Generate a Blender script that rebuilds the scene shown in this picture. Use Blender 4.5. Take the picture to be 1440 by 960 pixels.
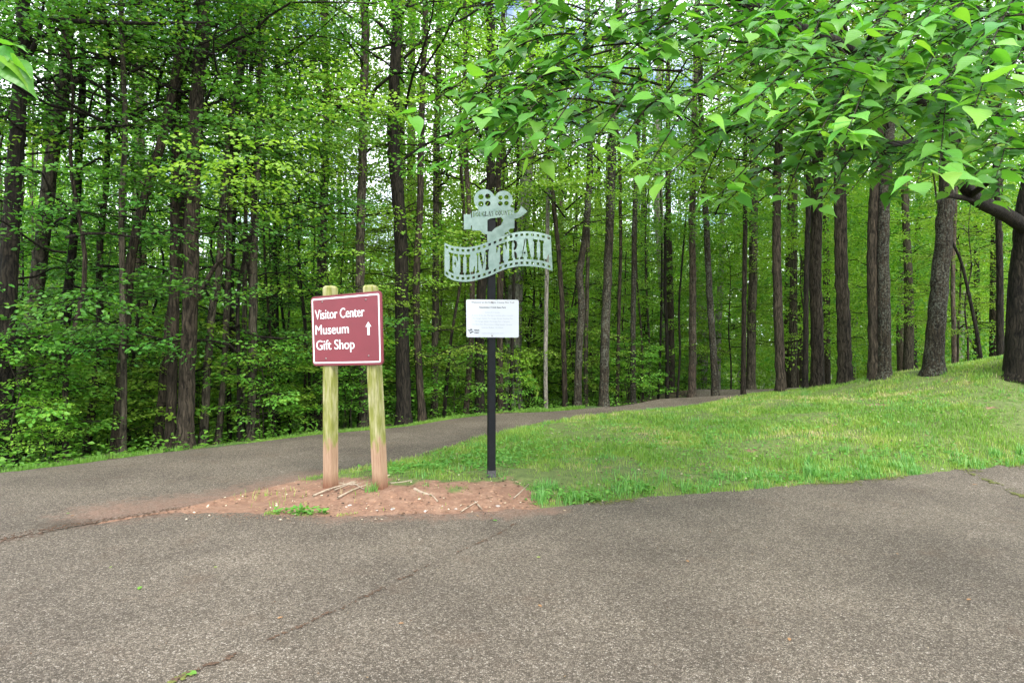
import bpy, bmesh, math, random
import numpy as np
from mathutils import Vector, Matrix, noise
R = math.radians
rng = np.random.default_rng(11)
random.seed(11)
scn = bpy.context.scene
col = scn.collection
for o in list(bpy.data.objects): bpy.data.objects.remove(o)

# ------------------------------------------------------------------ camera
CAMH = 1.4; FP = 880.0
cam = bpy.data.cameras.new("camera"); camo = bpy.data.objects.new("camera", cam); col.objects.link(camo)
camo.location = (0, 0, CAMH); camo.rotation_euler = (R(90), 0, 0)
cam.lens = 36 * FP / 1440; cam.sensor_width = 36; cam.clip_end = 2000; cam.clip_start = 0.05
scn.camera = camo
# ------------------------------------------------------------------ light
SUN_EL, SUN_AZ = R(44), R(158)      # azimuth clockwise from +Y: behind the camera, to the right
w = bpy.data.worlds.new("World"); scn.world = w; w.use_nodes = True
nt = w.node_tree; nt.nodes.clear()
def N(t, typ, **kw):
    n = t.nodes.new(typ)
    for k, v in kw.items(): setattr(n, k, v)
    return n
sky = N(nt, 'ShaderNodeTexSky', sky_type='NISHITA', sun_disc=False, sun_elevation=SUN_EL, sun_rotation=SUN_AZ)
tc = N(nt, 'ShaderNodeTexCoord')
cn = N(nt, 'ShaderNodeTexNoise'); cn.inputs['Scale'].default_value = 3.2; cn.inputs['Detail'].default_value = 7; cn.inputs['Roughness'].default_value = .58
mp = N(nt, 'ShaderNodeMapping'); mp.inputs['Scale'].default_value = (1, 1, 2.2)
cr = N(nt, 'ShaderNodeValToRGB'); cr.color_ramp.elements[0].position = .38; cr.color_ramp.elements[1].position = .56
mx = N(nt, 'ShaderNodeMix', data_type='RGBA'); mx.inputs[7].default_value = (13.0, 13.6, 14.2, 1)
bg = N(nt, 'ShaderNodeBackground'); bg.inputs['Strength'].default_value = 0.135
wo = N(nt, 'ShaderNodeOutputWorld')
L = nt.links.new
L(tc.outputs['Generated'], mp.inputs['Vector']); L(mp.outputs[0], cn.inputs['Vector']); L(cn.outputs['Fac'], cr.inputs['Fac'])
L(cr.outputs['Color'], mx.inputs[0]); L(sky.outputs[0], mx.inputs[6]); L(mx.outputs[2], bg.inputs['Color']); L(bg.outputs[0], wo.inputs['Surface'])
sl = bpy.data.lights.new("sun", 'SUN'); sl.energy = 2.0; sl.angle = R(22); sl.color = (1, .96, .88)
so = bpy.data.objects.new("sun", sl); col.objects.link(so)
sd = Vector((math.sin(SUN_AZ) * math.cos(SUN_EL), math.cos(SUN_AZ) * math.cos(SUN_EL), math.sin(SUN_EL)))
so.rotation_euler = (-sd).to_track_quat('-Z', 'Y').to_euler(); so.location = (0, -5, 30)
vs = scn.view_settings; vs.view_transform = 'Standard'; vs.look = 'None'; vs.exposure = 1.14; vs.gamma = 1; vs.use_curve_mapping = False
scn.cycles.max_bounces = 10; scn.cycles.diffuse_bounces = 6; scn.cycles.transmission_bounces = 6; scn.cycles.glossy_bounces = 2

# ------------------------------------------------------------------ helpers
def P(px, py, Y): return np.array([(px - 720) / FP * Y, Y, CAMH - (py - 480) / FP * Y])
def tag(o, label=None, cat=None, group=None, kind=None):
    if label: o['label'] = label
    if cat: o['category'] = cat
    if group: o['group'] = group
    if kind: o['kind'] = kind
    return o
def empty(name, loc=(0, 0, 0), rz=0):
    o = bpy.data.objects.new(name, None); col.objects.link(o); o.empty_display_size = .2
    o.location = loc; o.rotation_euler = (0, 0, rz); return o
def mesh(name, V, Fs, rnd=None, mats=(), smooth=False, extra=None, fmat=None):
    """V (n,3); Fs list of int arrays (k,m)"""
    me = bpy.data.meshes.new(name)
    V = np.asarray(V, dtype=np.float32)
    Fs = [np.asarray(f, dtype=np.int32) for f in Fs if len(f)]
    nl = sum(f.size for f in Fs); nf = sum(len(f) for f in Fs)
    me.vertices.add(len(V)); me.vertices.foreach_set('co', V.ravel())
    me.loops.add(nl); me.loops.foreach_set('vertex_index', np.concatenate([f.ravel() for f in Fs]))
    me.polygons.add(nf)
    cnt = np.concatenate([np.full(len(f), f.shape[1]) for f in Fs])
    me.polygons.foreach_set('loop_start', np.concatenate([[0], np.cumsum(cnt)[:-1]]).astype(np.int32))
    me.update(calc_edges=True)
    me.polygons.foreach_set('use_smooth', np.full(nf, bool(smooth)))
    if rnd is not None:
        a = me.attributes.new('rnd', 'FLOAT', 'POINT'); a.data.foreach_set('value', np.asarray(rnd, dtype=np.float32))
    for k, v in (extra or {}).items():
        a = me.attributes.new(k, 'FLOAT', 'POINT'); a.data.foreach_set('value', np.asarray(v, dtype=np.float32))
    for m in mats: me.materials.append(m)
    if fmat is not None: me.polygons.foreach_set('material_index', np.asarray(fmat, dtype=np.int32))
    me.validate(); return me
def obj(name, me, parent=None, loc=None):
    o = bpy.data.objects.new(name, me); col.objects.link(o)
    if parent: o.parent = parent
    if loc is not None: o.location = loc
    return o
class MB:
    def __init__(s): s.V = []; s.F = {3: [], 4: []}; s.r = []; s.n = 0
    def add(s, V, F, r=0.5):
        V = np.asarray(V, float); 
        for f in (F if isinstance(F, list) else [F]):
            f = np.asarray(f)
            if len(f): s.F[f.shape[1]].append(f + s.n)
        s.V.append(V); s.n += len(V)
        s.r.append(np.full(len(V), r) if np.isscalar(r) else np.asarray(r, float)); return s
    def mesh(s, name, mats, smooth=False):
        Fs = [np.concatenate(s.F[k]) for k in (3, 4) if s.F[k]]
        return mesh(name, np.concatenate(s.V), Fs, np.concatenate(s.r), mats, smooth)
    def obj(s, name, mats, parent=None, smooth=False, loc=None):
        return obj(name, s.mesh(name, mats, smooth), parent, loc)
def smoothpath(pts, n):
    pts = np.asarray(pts, float)
    if len(pts) == 2: return pts[0] + (pts[1] - pts[0]) * np.linspace(0, 1, n)[:, None]
    p = np.vstack([2 * pts[0] - pts[1], pts, 2 * pts[-1] - pts[-2]])
    out = []
    for t in np.linspace(0, len(pts) - 1 - 1e-6, n):
        i = int(t); f = t - i; a, b, c, d = p[i], p[i + 1], p[i + 2], p[i + 3]
        out.append(.5 * (2 * b + (c - a) * f + (2 * a - 5 * b + 4 * c - d) * f * f + (3 * b - a - 3 * c + d) * f ** 3))
    return np.array(out)
def tube(pts, rad, ns=6, rough=0.0, seed=0):
    """returns V,F quads"""
    pts = np.asarray(pts, float); n = len(pts); rad = np.broadcast_to(rad, (n,))
    T = np.gradient(pts, axis=0); T /= np.linalg.norm(T, axis=1)[:, None] + 1e-9
    ref = np.array([0, 1., 0]) if abs(T[0][1]) < .9 else np.array([1., 0, 0])
    A = np.cross(T, ref); A /= np.linalg.norm(A, axis=1)[:, None] + 1e-9
    B = np.cross(T, A)
    th = np.linspace(0, 2 * np.pi, ns, endpoint=False)
    rr = rad[:, None] * np.ones(ns)
    if rough:
        g = np.random.default_rng(seed)
        ph = g.uniform(0, 6.28, 5); k = np.arange(n)[:, None]
        fl = sum(np.sin(th * m + ph[i] + k * g.uniform(-.12, .12)) * a for i, (m, a) in enumerate(((1, .5), (2, .6), (3, .5), (5, .5), (7, .4))))
        rr = rr * (1 + rough * (fl * .5 + g.normal(0, .35, rr.shape)))
    V = pts[:, None, :] + rr[..., None] * (np.cos(th)[None, :, None] * A[:, None, :] + np.sin(th)[None, :, None] * B[:, None, :])
    i = np.arange(n - 1)[:, None] * ns; j = np.arange(ns)[None, :]; j2 = (j + 1) % ns
    F = np.stack([i + j, i + j2, i + ns + j2, i + ns + j], -1).reshape(-1, 4)
    return V.reshape(-1, 3), F
def box(c, s, M=None):
    v = np.array([[x, y, z] for x in (-.5, .5) for y in (-.5, .5) for z in (-.5, .5)]) * np.array(s)
    if M is not None: v = v @ np.asarray(M).T
    return v + np.array(c), np.array([[0, 1, 3, 2], [4, 6, 7, 5], [0, 4, 5, 1], [2, 3, 7, 6], [0, 2, 6, 4], [1, 5, 7, 3]])

# ------------------------------------------------------------------ materials
def mat(name):
    m = bpy.data.materials.new(name); m.use_nodes = True; t = m.node_tree; t.nodes.clear()
    out = N(t, 'ShaderNodeOutputMaterial'); b = N(t, 'ShaderNodeBsdfPrincipled'); t.links.new(b.outputs[0], out.inputs[0])
    return m, t, b, out
def ramp(t, stops, fac=None, interp='LINEAR'):
    r = N(t, 'ShaderNodeValToRGB'); e = r.color_ramp; e.interpolation = interp
    while len(e.elements) < len(stops): e.elements.new(.5)
    for i, (p, c) in enumerate(stops):
        e.elements[i].position = p; e.elements[i].color = (*c, 1) if len(c) == 3 else c
    if fac is not None: t.links.new(fac, r.inputs['Fac'])
    return r
def tex(t, typ, scale, vec=None, **kw):
    n = N(t, 'ShaderNodeTex' + typ); n.inputs['Scale'].default_value = scale
    for k, v in kw.items():
        if k in n.inputs: n.inputs[k].default_value = v
        else: setattr(n, k, v)
    if vec is not None: t.links.new(vec, n.inputs['Vector'])
    return n
def math_(t, op, a, b=None, c=None):
    n = N(t, 'ShaderNodeMath', operation=op)
    for i, x in enumerate((a, b, c)):
        if x is None: continue
        if isinstance(x, (int, float)): n.inputs[i].default_value = x
        else: t.links.new(x, n.inputs[i])
    return n.outputs[0]
def mixc(t, fac, a, b, blend='MIX'):
    n = N(t, 'ShaderNodeMix', data_type='RGBA', blend_type=blend)
    for i, x in ((0, fac), (6, a), (7, b)):
        if isinstance(x, (int, float)): n.inputs[i].default_value = x
        elif isinstance(x, tuple): n.inputs[i].default_value = (*x, 1)
        else: t.links.new(x, n.inputs[i])
    return n.outputs[2]
def coords(t, scale=None, which='Object'):
    c = N(t, 'ShaderNodeTexCoord').outputs[which]
    if scale:
        m = N(t, 'ShaderNodeMapping'); m.inputs['Scale'].default_value = scale; t.links.new(c, m.inputs['Vector']); return m.outputs[0]
    return c
def bump(t, b, h, strength=.5, dist=.01):
    n = N(t, 'ShaderNodeBump'); n.inputs['Strength'].default_value = strength; n.inputs['Distance'].default_value = dist
    t.links.new(h, n.inputs['Height']); t.links.new(n.outputs[0], b.inputs['Normal'])
def plain(name, c, rough=.5, metal=0, var=.12, vscale=8):
    m, t, b, _ = mat(name)
    v = coords(t); n = tex(t, 'Noise', vscale, v, Detail=6)
    r = ramp(t, [(.3, tuple(x * (1 - var) for x in c)), (.7, tuple(min(1, x * (1 + var)) for x in c))], n.outputs['Fac'])
    t.links.new(r.outputs[0], b.inputs['Base Color']); b.inputs['Roughness'].default_value = rough; b.inputs['Metallic'].default_value = metal
    return m
def attr(t, name): return N(t, 'ShaderNodeAttribute', attribute_name=name).outputs['Fac']

def bark(name, dark, light, lichen=.0, scale=1.0, lcol=(.24, .27, .2)):
    m, t, b, _ = mat(name)
    v = coords(t, (17 * scale, 17 * scale, 2.0 * scale)); v2 = coords(t)
    ds = tex(t, 'Noise', 5, v2, Detail=3); va = N(t, 'ShaderNodeVectorMath', operation='MULTIPLY_ADD')
    t.links.new(ds.outputs['Color'], va.inputs[0]); va.inputs[1].default_value = (1.5, 1.5, .5); t.links.new(v, va.inputs[2]); v = va.outputs[0]
    n1 = tex(t, 'Noise', 2.2, v, Detail=9, Roughness=.72)
    vo = tex(t, 'Voronoi', 1.5, v, feature='DISTANCE_TO_EDGE')
    h = math_(t, 'ADD', math_(t, 'MULTIPLY', n1.outputs['Fac'], 1.25), math_(t, 'MINIMUM', math_(t, 'MULTIPLY', vo.outputs['Distance'], .8), .22))
    r = ramp(t, [(.56, tuple(a * .6 for a in dark)), (.72, tuple(a * .7 + c * .3 for a, c in zip(dark, light))), (1.0, light)], h)
    base = r.outputs[0]
    big = tex(t, 'Noise', 1.3, v2, Detail=3)
    base = mixc(t, 1.0, base, ramp(t, [(.3, (.7, .7, .7)), (.7, (1.2, 1.15, 1.1))], big.outputs['Fac']).outputs[0], 'MULTIPLY')
    if lichen:
        ln = tex(t, 'Noise', 30, v2, Detail=5, Roughness=.75)
        ln2 = tex(t, 'Noise', 2.0, v2, Detail=2)
        f = ramp(t, [(.58 - lichen * .1, (0, 0, 0)), (.66 - lichen * .1, (1, 1, 1))], math_(t, 'ADD', math_(t, 'MULTIPLY', ln.outputs['Fac'], .8), math_(t, 'MULTIPLY', ln2.outputs['Fac'], .25)))
        base = mixc(t, math_(t, 'MULTIPLY', f.outputs[0], .3 + .22 * lichen), base, lcol)
    t.links.new(base, b.inputs['Base Color']); b.inputs['Roughness'].default_value = .9; b.inputs['Specular IOR Level'].default_value = .2
    bump(t, b, h, .9, .025); return m
def leafmat(name, stops, transl=.4, rough=.42, under=1.0, ojit=.25, tcol=(1.25, 1.35, .45)):
    m, t, b, out = mat(name)
    r = ramp(t, stops, attr(t, 'rnd'))
    oi = N(t, 'ShaderNodeObjectInfo').outputs['Random']
    k = math_(t, 'ADD', math_(t, 'MULTIPLY', oi, ojit * 2), 1 - ojit)
    c = mixc(t, 1.0, r.outputs[0], (1, 1, 1), 'MULTIPLY')
    hs = N(t, 'ShaderNodeHueSaturation'); t.links.new(k, hs.inputs['Value']); t.links.new(c, hs.inputs['Color'])
    t.links.new(math_(t, 'ADD', math_(t, 'MULTIPLY', oi, .016), .492), hs.inputs['Hue'])
    c = hs.outputs[0]
    t.links.new(c, b.inputs['Base Color']); b.inputs['Roughness'].default_value = rough; b.inputs['Specular IOR Level'].default_value = .35
    tr = N(t, 'ShaderNodeBsdfTranslucent'); t.links.new(mixc(t, 1.0, c, tcol, 'MULTIPLY'), tr.inputs['Color'])
    ms = N(t, 'ShaderNodeMixShader'); ms.inputs[0].default_value = transl
    t.links.new(b.outputs[0], ms.inputs[1]); t.links.new(tr.outputs[0], ms.inputs[2]); t.links.new(ms.outputs[0], out.inputs[0])
    return m, t, b
M = {}
M['bark_dark'] = bark('bark_dark', (0.0071, 0.0063, 0.0049), (0.044, 0.0368, 0.0265))
M['bark_brown'] = bark('bark_brown', (0.0159, 0.0127, 0.0088), (0.0986, 0.0796, 0.0572))
M['bark_grey'] = bark('bark_grey', (0.0279, 0.0239, 0.0174), (0.1488, 0.1292, 0.0935), lichen=.05, lcol=(.14, .15, .115), scale=.8)
M['bark_pale'] = bark('bark_pale', (.12, .11, .095), (.42, .39, .34), lichen=.5, scale=.7, lcol=(.45, .45, .4))
M['bark_lichen'] = bark('bark_lichen', (0.0114, 0.0096, 0.0067), (0.0678, 0.055, 0.0365), lichen=.5, lcol=(.21, .225, .18))
M['bark_red'] = bark('bark_red', (0.0403, 0.0291, 0.0216), (0.1948, 0.1488, 0.1111), lichen=.3)
M['leaf_mid'] = leafmat('leaf_mid', [(0, (.06, .18, .022)), (.5, (.125, .30, .035)), (.85, (.20, .39, .05)), (1, (.29, .46, .07))])[0]
M['leaf_light'] = leafmat('leaf_light', [(0, (.13, .27, .035)), (.5, (.24, .41, .05)), (1, (.40, .55, .10))], transl=.5)[0]
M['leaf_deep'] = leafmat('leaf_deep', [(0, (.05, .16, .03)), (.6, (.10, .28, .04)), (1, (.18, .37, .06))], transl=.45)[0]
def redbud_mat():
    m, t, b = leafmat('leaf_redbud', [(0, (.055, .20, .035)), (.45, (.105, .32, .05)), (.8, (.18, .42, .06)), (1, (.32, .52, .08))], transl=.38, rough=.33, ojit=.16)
    # veins: pale lines running from the midrib, in the leaf's own coordinates
    u, v = attr(t, 'lu'), attr(t, 'lv')
    av = math_(t, 'ABSOLUTE', v)
    s = math_(t, 'FRACT', math_(t, 'MULTIPLY', math_(t, 'SUBTRACT', u, math_(t, 'MULTIPLY', av, .55)), 6.0))
    h = math_(t, 'ABSOLUTE', math_(t, 'SUBTRACT', s, .5))
    mid = math_(t, 'MINIMUM', math_(t, 'MULTIPLY', av, 18), 1.0)
    bump(t, b, math_(t, 'MULTIPLY', math_(t, 'ADD', h, .2), mid), .2, .004)
    return m
M['leaf_redbud'] = redbud_mat()
M['grass'] = leafmat('grass_blade', [(0, (.12, .26, .04)), (.4, (.21, .36, .055)), (.8, (.33, .44, .085)), (.95, (.42, .45, .15)), (1, (.52, .44, .25))], transl=.3, rough=.5, ojit=0)[0]
M['grass_blue'] = leafmat('grass_tall', [(0, (.09, .25, .06)), (.6, (.18, .40, .10)), (1, (.30, .50, .15))], transl=.3, rough=.45, ojit=0)[0]
M['weed'] = leafmat('weed_leaf', [(0, (.07, .22, .03)), (.6, (.13, .33, .05)), (1, (.22, .42, .08))], transl=.3, rough=.5, ojit=0)[0]

def asphalt():
    m, t, b, _ = mat('chip_seal')
    v = coords(t)
    wn = tex(t, 'Noise', 30, v, Detail=2)
    vv = N(t, 'ShaderNodeVectorMath', operation='ADD'); t.links.new(v, vv.inputs[0])
    sc = N(t, 'ShaderNodeVectorMath', operation='SCALE'); sc.inputs['Scale'].default_value = .006
    t.links.new(wn.outputs['Color'], sc.inputs[0]); t.links.new(sc.outputs[0], vv.inputs[1]); v3 = vv.outputs[0]
    vo = tex(t, 'Voronoi', 125, v3); ve = tex(t, 'Voronoi', 125, v3, feature='DISTANCE_TO_EDGE')
    sep = N(t, 'ShaderNodeSeparateColor'); t.links.new(vo.outputs['Color'], sep.inputs[0])
    stone = ramp(t, [(0, (.085, .070, .054)), (.35, (.165, .138, .110)), (.7, (.24, .205, .167)), (.93, (.32, .28, .235)), (1, (.43, .39, .34))], sep.outputs[0]).outputs[0]
    gap = ramp(t, [(0.01, (0, 0, 0)), (.16, (1, 1, 1))], ve.outputs['Distance']).outputs[0]
    c = mixc(t, gap, (.055, .046, .036), stone)
    big = tex(t, 'Noise', .9, v, Detail=5, Roughness=.6)
    c = mixc(t, 1.0, c, ramp(t, [(.3, (.72, .70, .68)), (.7, (1.26, 1.24, 1.2))], big.outputs['Fac']).outputs[0], 'MULTIPLY')
    med = tex(t, 'Noise', 38, v, Detail=5, Roughness=.7)
    c = mixc(t, 1.0, c, ramp(t, [(.32, (.72, .70, .68)), (.68, (1.22, 1.21, 1.2))], med.outputs['Fac']).outputs[0], 'MULTIPLY')
    # rusty stain blotches and red clay dust (attribute on the mesh)
    st = tex(t, 'Noise', 2.3, v, Detail=6, Roughness=.7)
    c = mixc(t, math_(t, 'MULTIPLY', ramp(t, [(.56, (0, 0, 0)), (.72, (1, 1, 1))], st.outputs['Fac']).outputs[0], .35), c, (.13, .085, .055))
    dn = tex(t, 'Noise', 11, v, Detail=6, Roughness=.7)
    d = attr(t, 'dust')
    f = ramp(t, [(.45, (0, 0, 0)), (.75, (1, 1, 1))], math_(t, 'ADD', math_(t, 'MULTIPLY', dn.outputs['Fac'], .75), math_(t, 'MULTIPLY', d, .33))).outputs[0]
    f = math_(t, 'MULTIPLY', f, math_(t, 'MINIMUM', math_(t, 'MULTIPLY', d, 2.0), 1.0))
    c = mixc(t, math_(t, 'MULTIPLY', f, .85), c, mixc(t, sep.outputs[1], (.15, .085, .058), (.31, .20, .15)))
    g = attr(t, 'damp')
    c = mixc(t, math_(t, 'MULTIPLY', g, .75), c, (.05, .038, .026))
    t.links.new(c, b.inputs['Base Color']); b.inputs['Roughness'].default_value = .85; b.inputs['Specular IOR Level'].default_value = .3
    hh = math_(t, 'ADD', math_(t, 'MINIMUM', math_(t, 'MULTIPLY', ve.outputs['Distance'], 2.5), .6), math_(t, 'MULTIPLY', sep.outputs[2], .5))
    bump(t, b, hh, .8, .006)
    return m
M['asphalt'] = asphalt()
def soil():
    m, t, b, _ = mat('bank_soil')
    v = coords(t); n = tex(t, 'Noise', 9, v, Detail=8, Roughness=.7); n2 = tex(t, 'Noise', 70, v, Detail=4)
    clay = ramp(t, [(.25, (.15, .075, .048)), (.5, (.235, .13, .084)), (.75, (.32, .20, .138))], n.outputs['Fac']).outputs[0]
    vo = tex(t, 'Voronoi', 55, v); sp = N(t, 'ShaderNodeSeparateColor'); t.links.new(vo.outputs['Color'], sp.inputs[0])
    cr_ = ramp(t, [(0, (.8, .77, .75)), (.5, (1, 1, 1)), (.95, (1.06, 1.04, 1)), (1, (1.6, 1.6, 1.5))], sp.outputs[0]).outputs[0]
    clay = mixc(t, 1.0, clay, cr_, 'MULTIPLY')
    turf = ramp(t, [(.3, (.07, .095, .025)), (.55, (.12, .16, .04)), (.8, (.20, .21, .08))], n.outputs['Fac']).outputs[0]
    c = mixc(t, ramp(t, [(.4, (0, 0, 0)), (.6, (1, 1, 1))], math_(t, 'ADD', attr(t, 'clay'), math_(t, 'MULTIPLY', math_(t, 'SUBTRACT', n.outputs['Fac'], .5), .7))).outputs[0], turf, clay)
    t.links.new(c, b.inputs['Base Color']); b.inputs['Roughness'].default_value = .95
    bump(t, b, math_(t, 'ADD', n.outputs['Fac'], math_(t, 'MULTIPLY', n2.outputs['Fac'], .5)), .6, .015); return m
M['soil'] = soil()
def floor():
    m, t, b, _ = mat('leaf_litter')
    v = coords(t); vo = tex(t, 'Voronoi', 14, v); sp = N(t, 'ShaderNodeSeparateColor'); t.links.new(vo.outputs['Color'], sp.inputs[0])
    c = ramp(t, [(0, (.03, .022, .012)), (.5, (.08, .055, .03)), (.9, (.15, .10, .055)), (1, (.22, .16, .09))], sp.outputs[0]).outputs[0]
    n = tex(t, 'Noise', 1.5, v, Detail=7, Roughness=.7)
    c = mixc(t, ramp(t, [(.42, (0, 0, 0)), (.6, (1, 1, 1))], n.outputs['Fac']).outputs[0], c, (.045, .10, .018))
    t.links.new(c, b.inputs['Base Color']); b.inputs['Roughness'].default_value = .95
    bump(t, b, vo.outputs['Distance'], .9, .04); return m
M['floor'] = floor()

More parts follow.
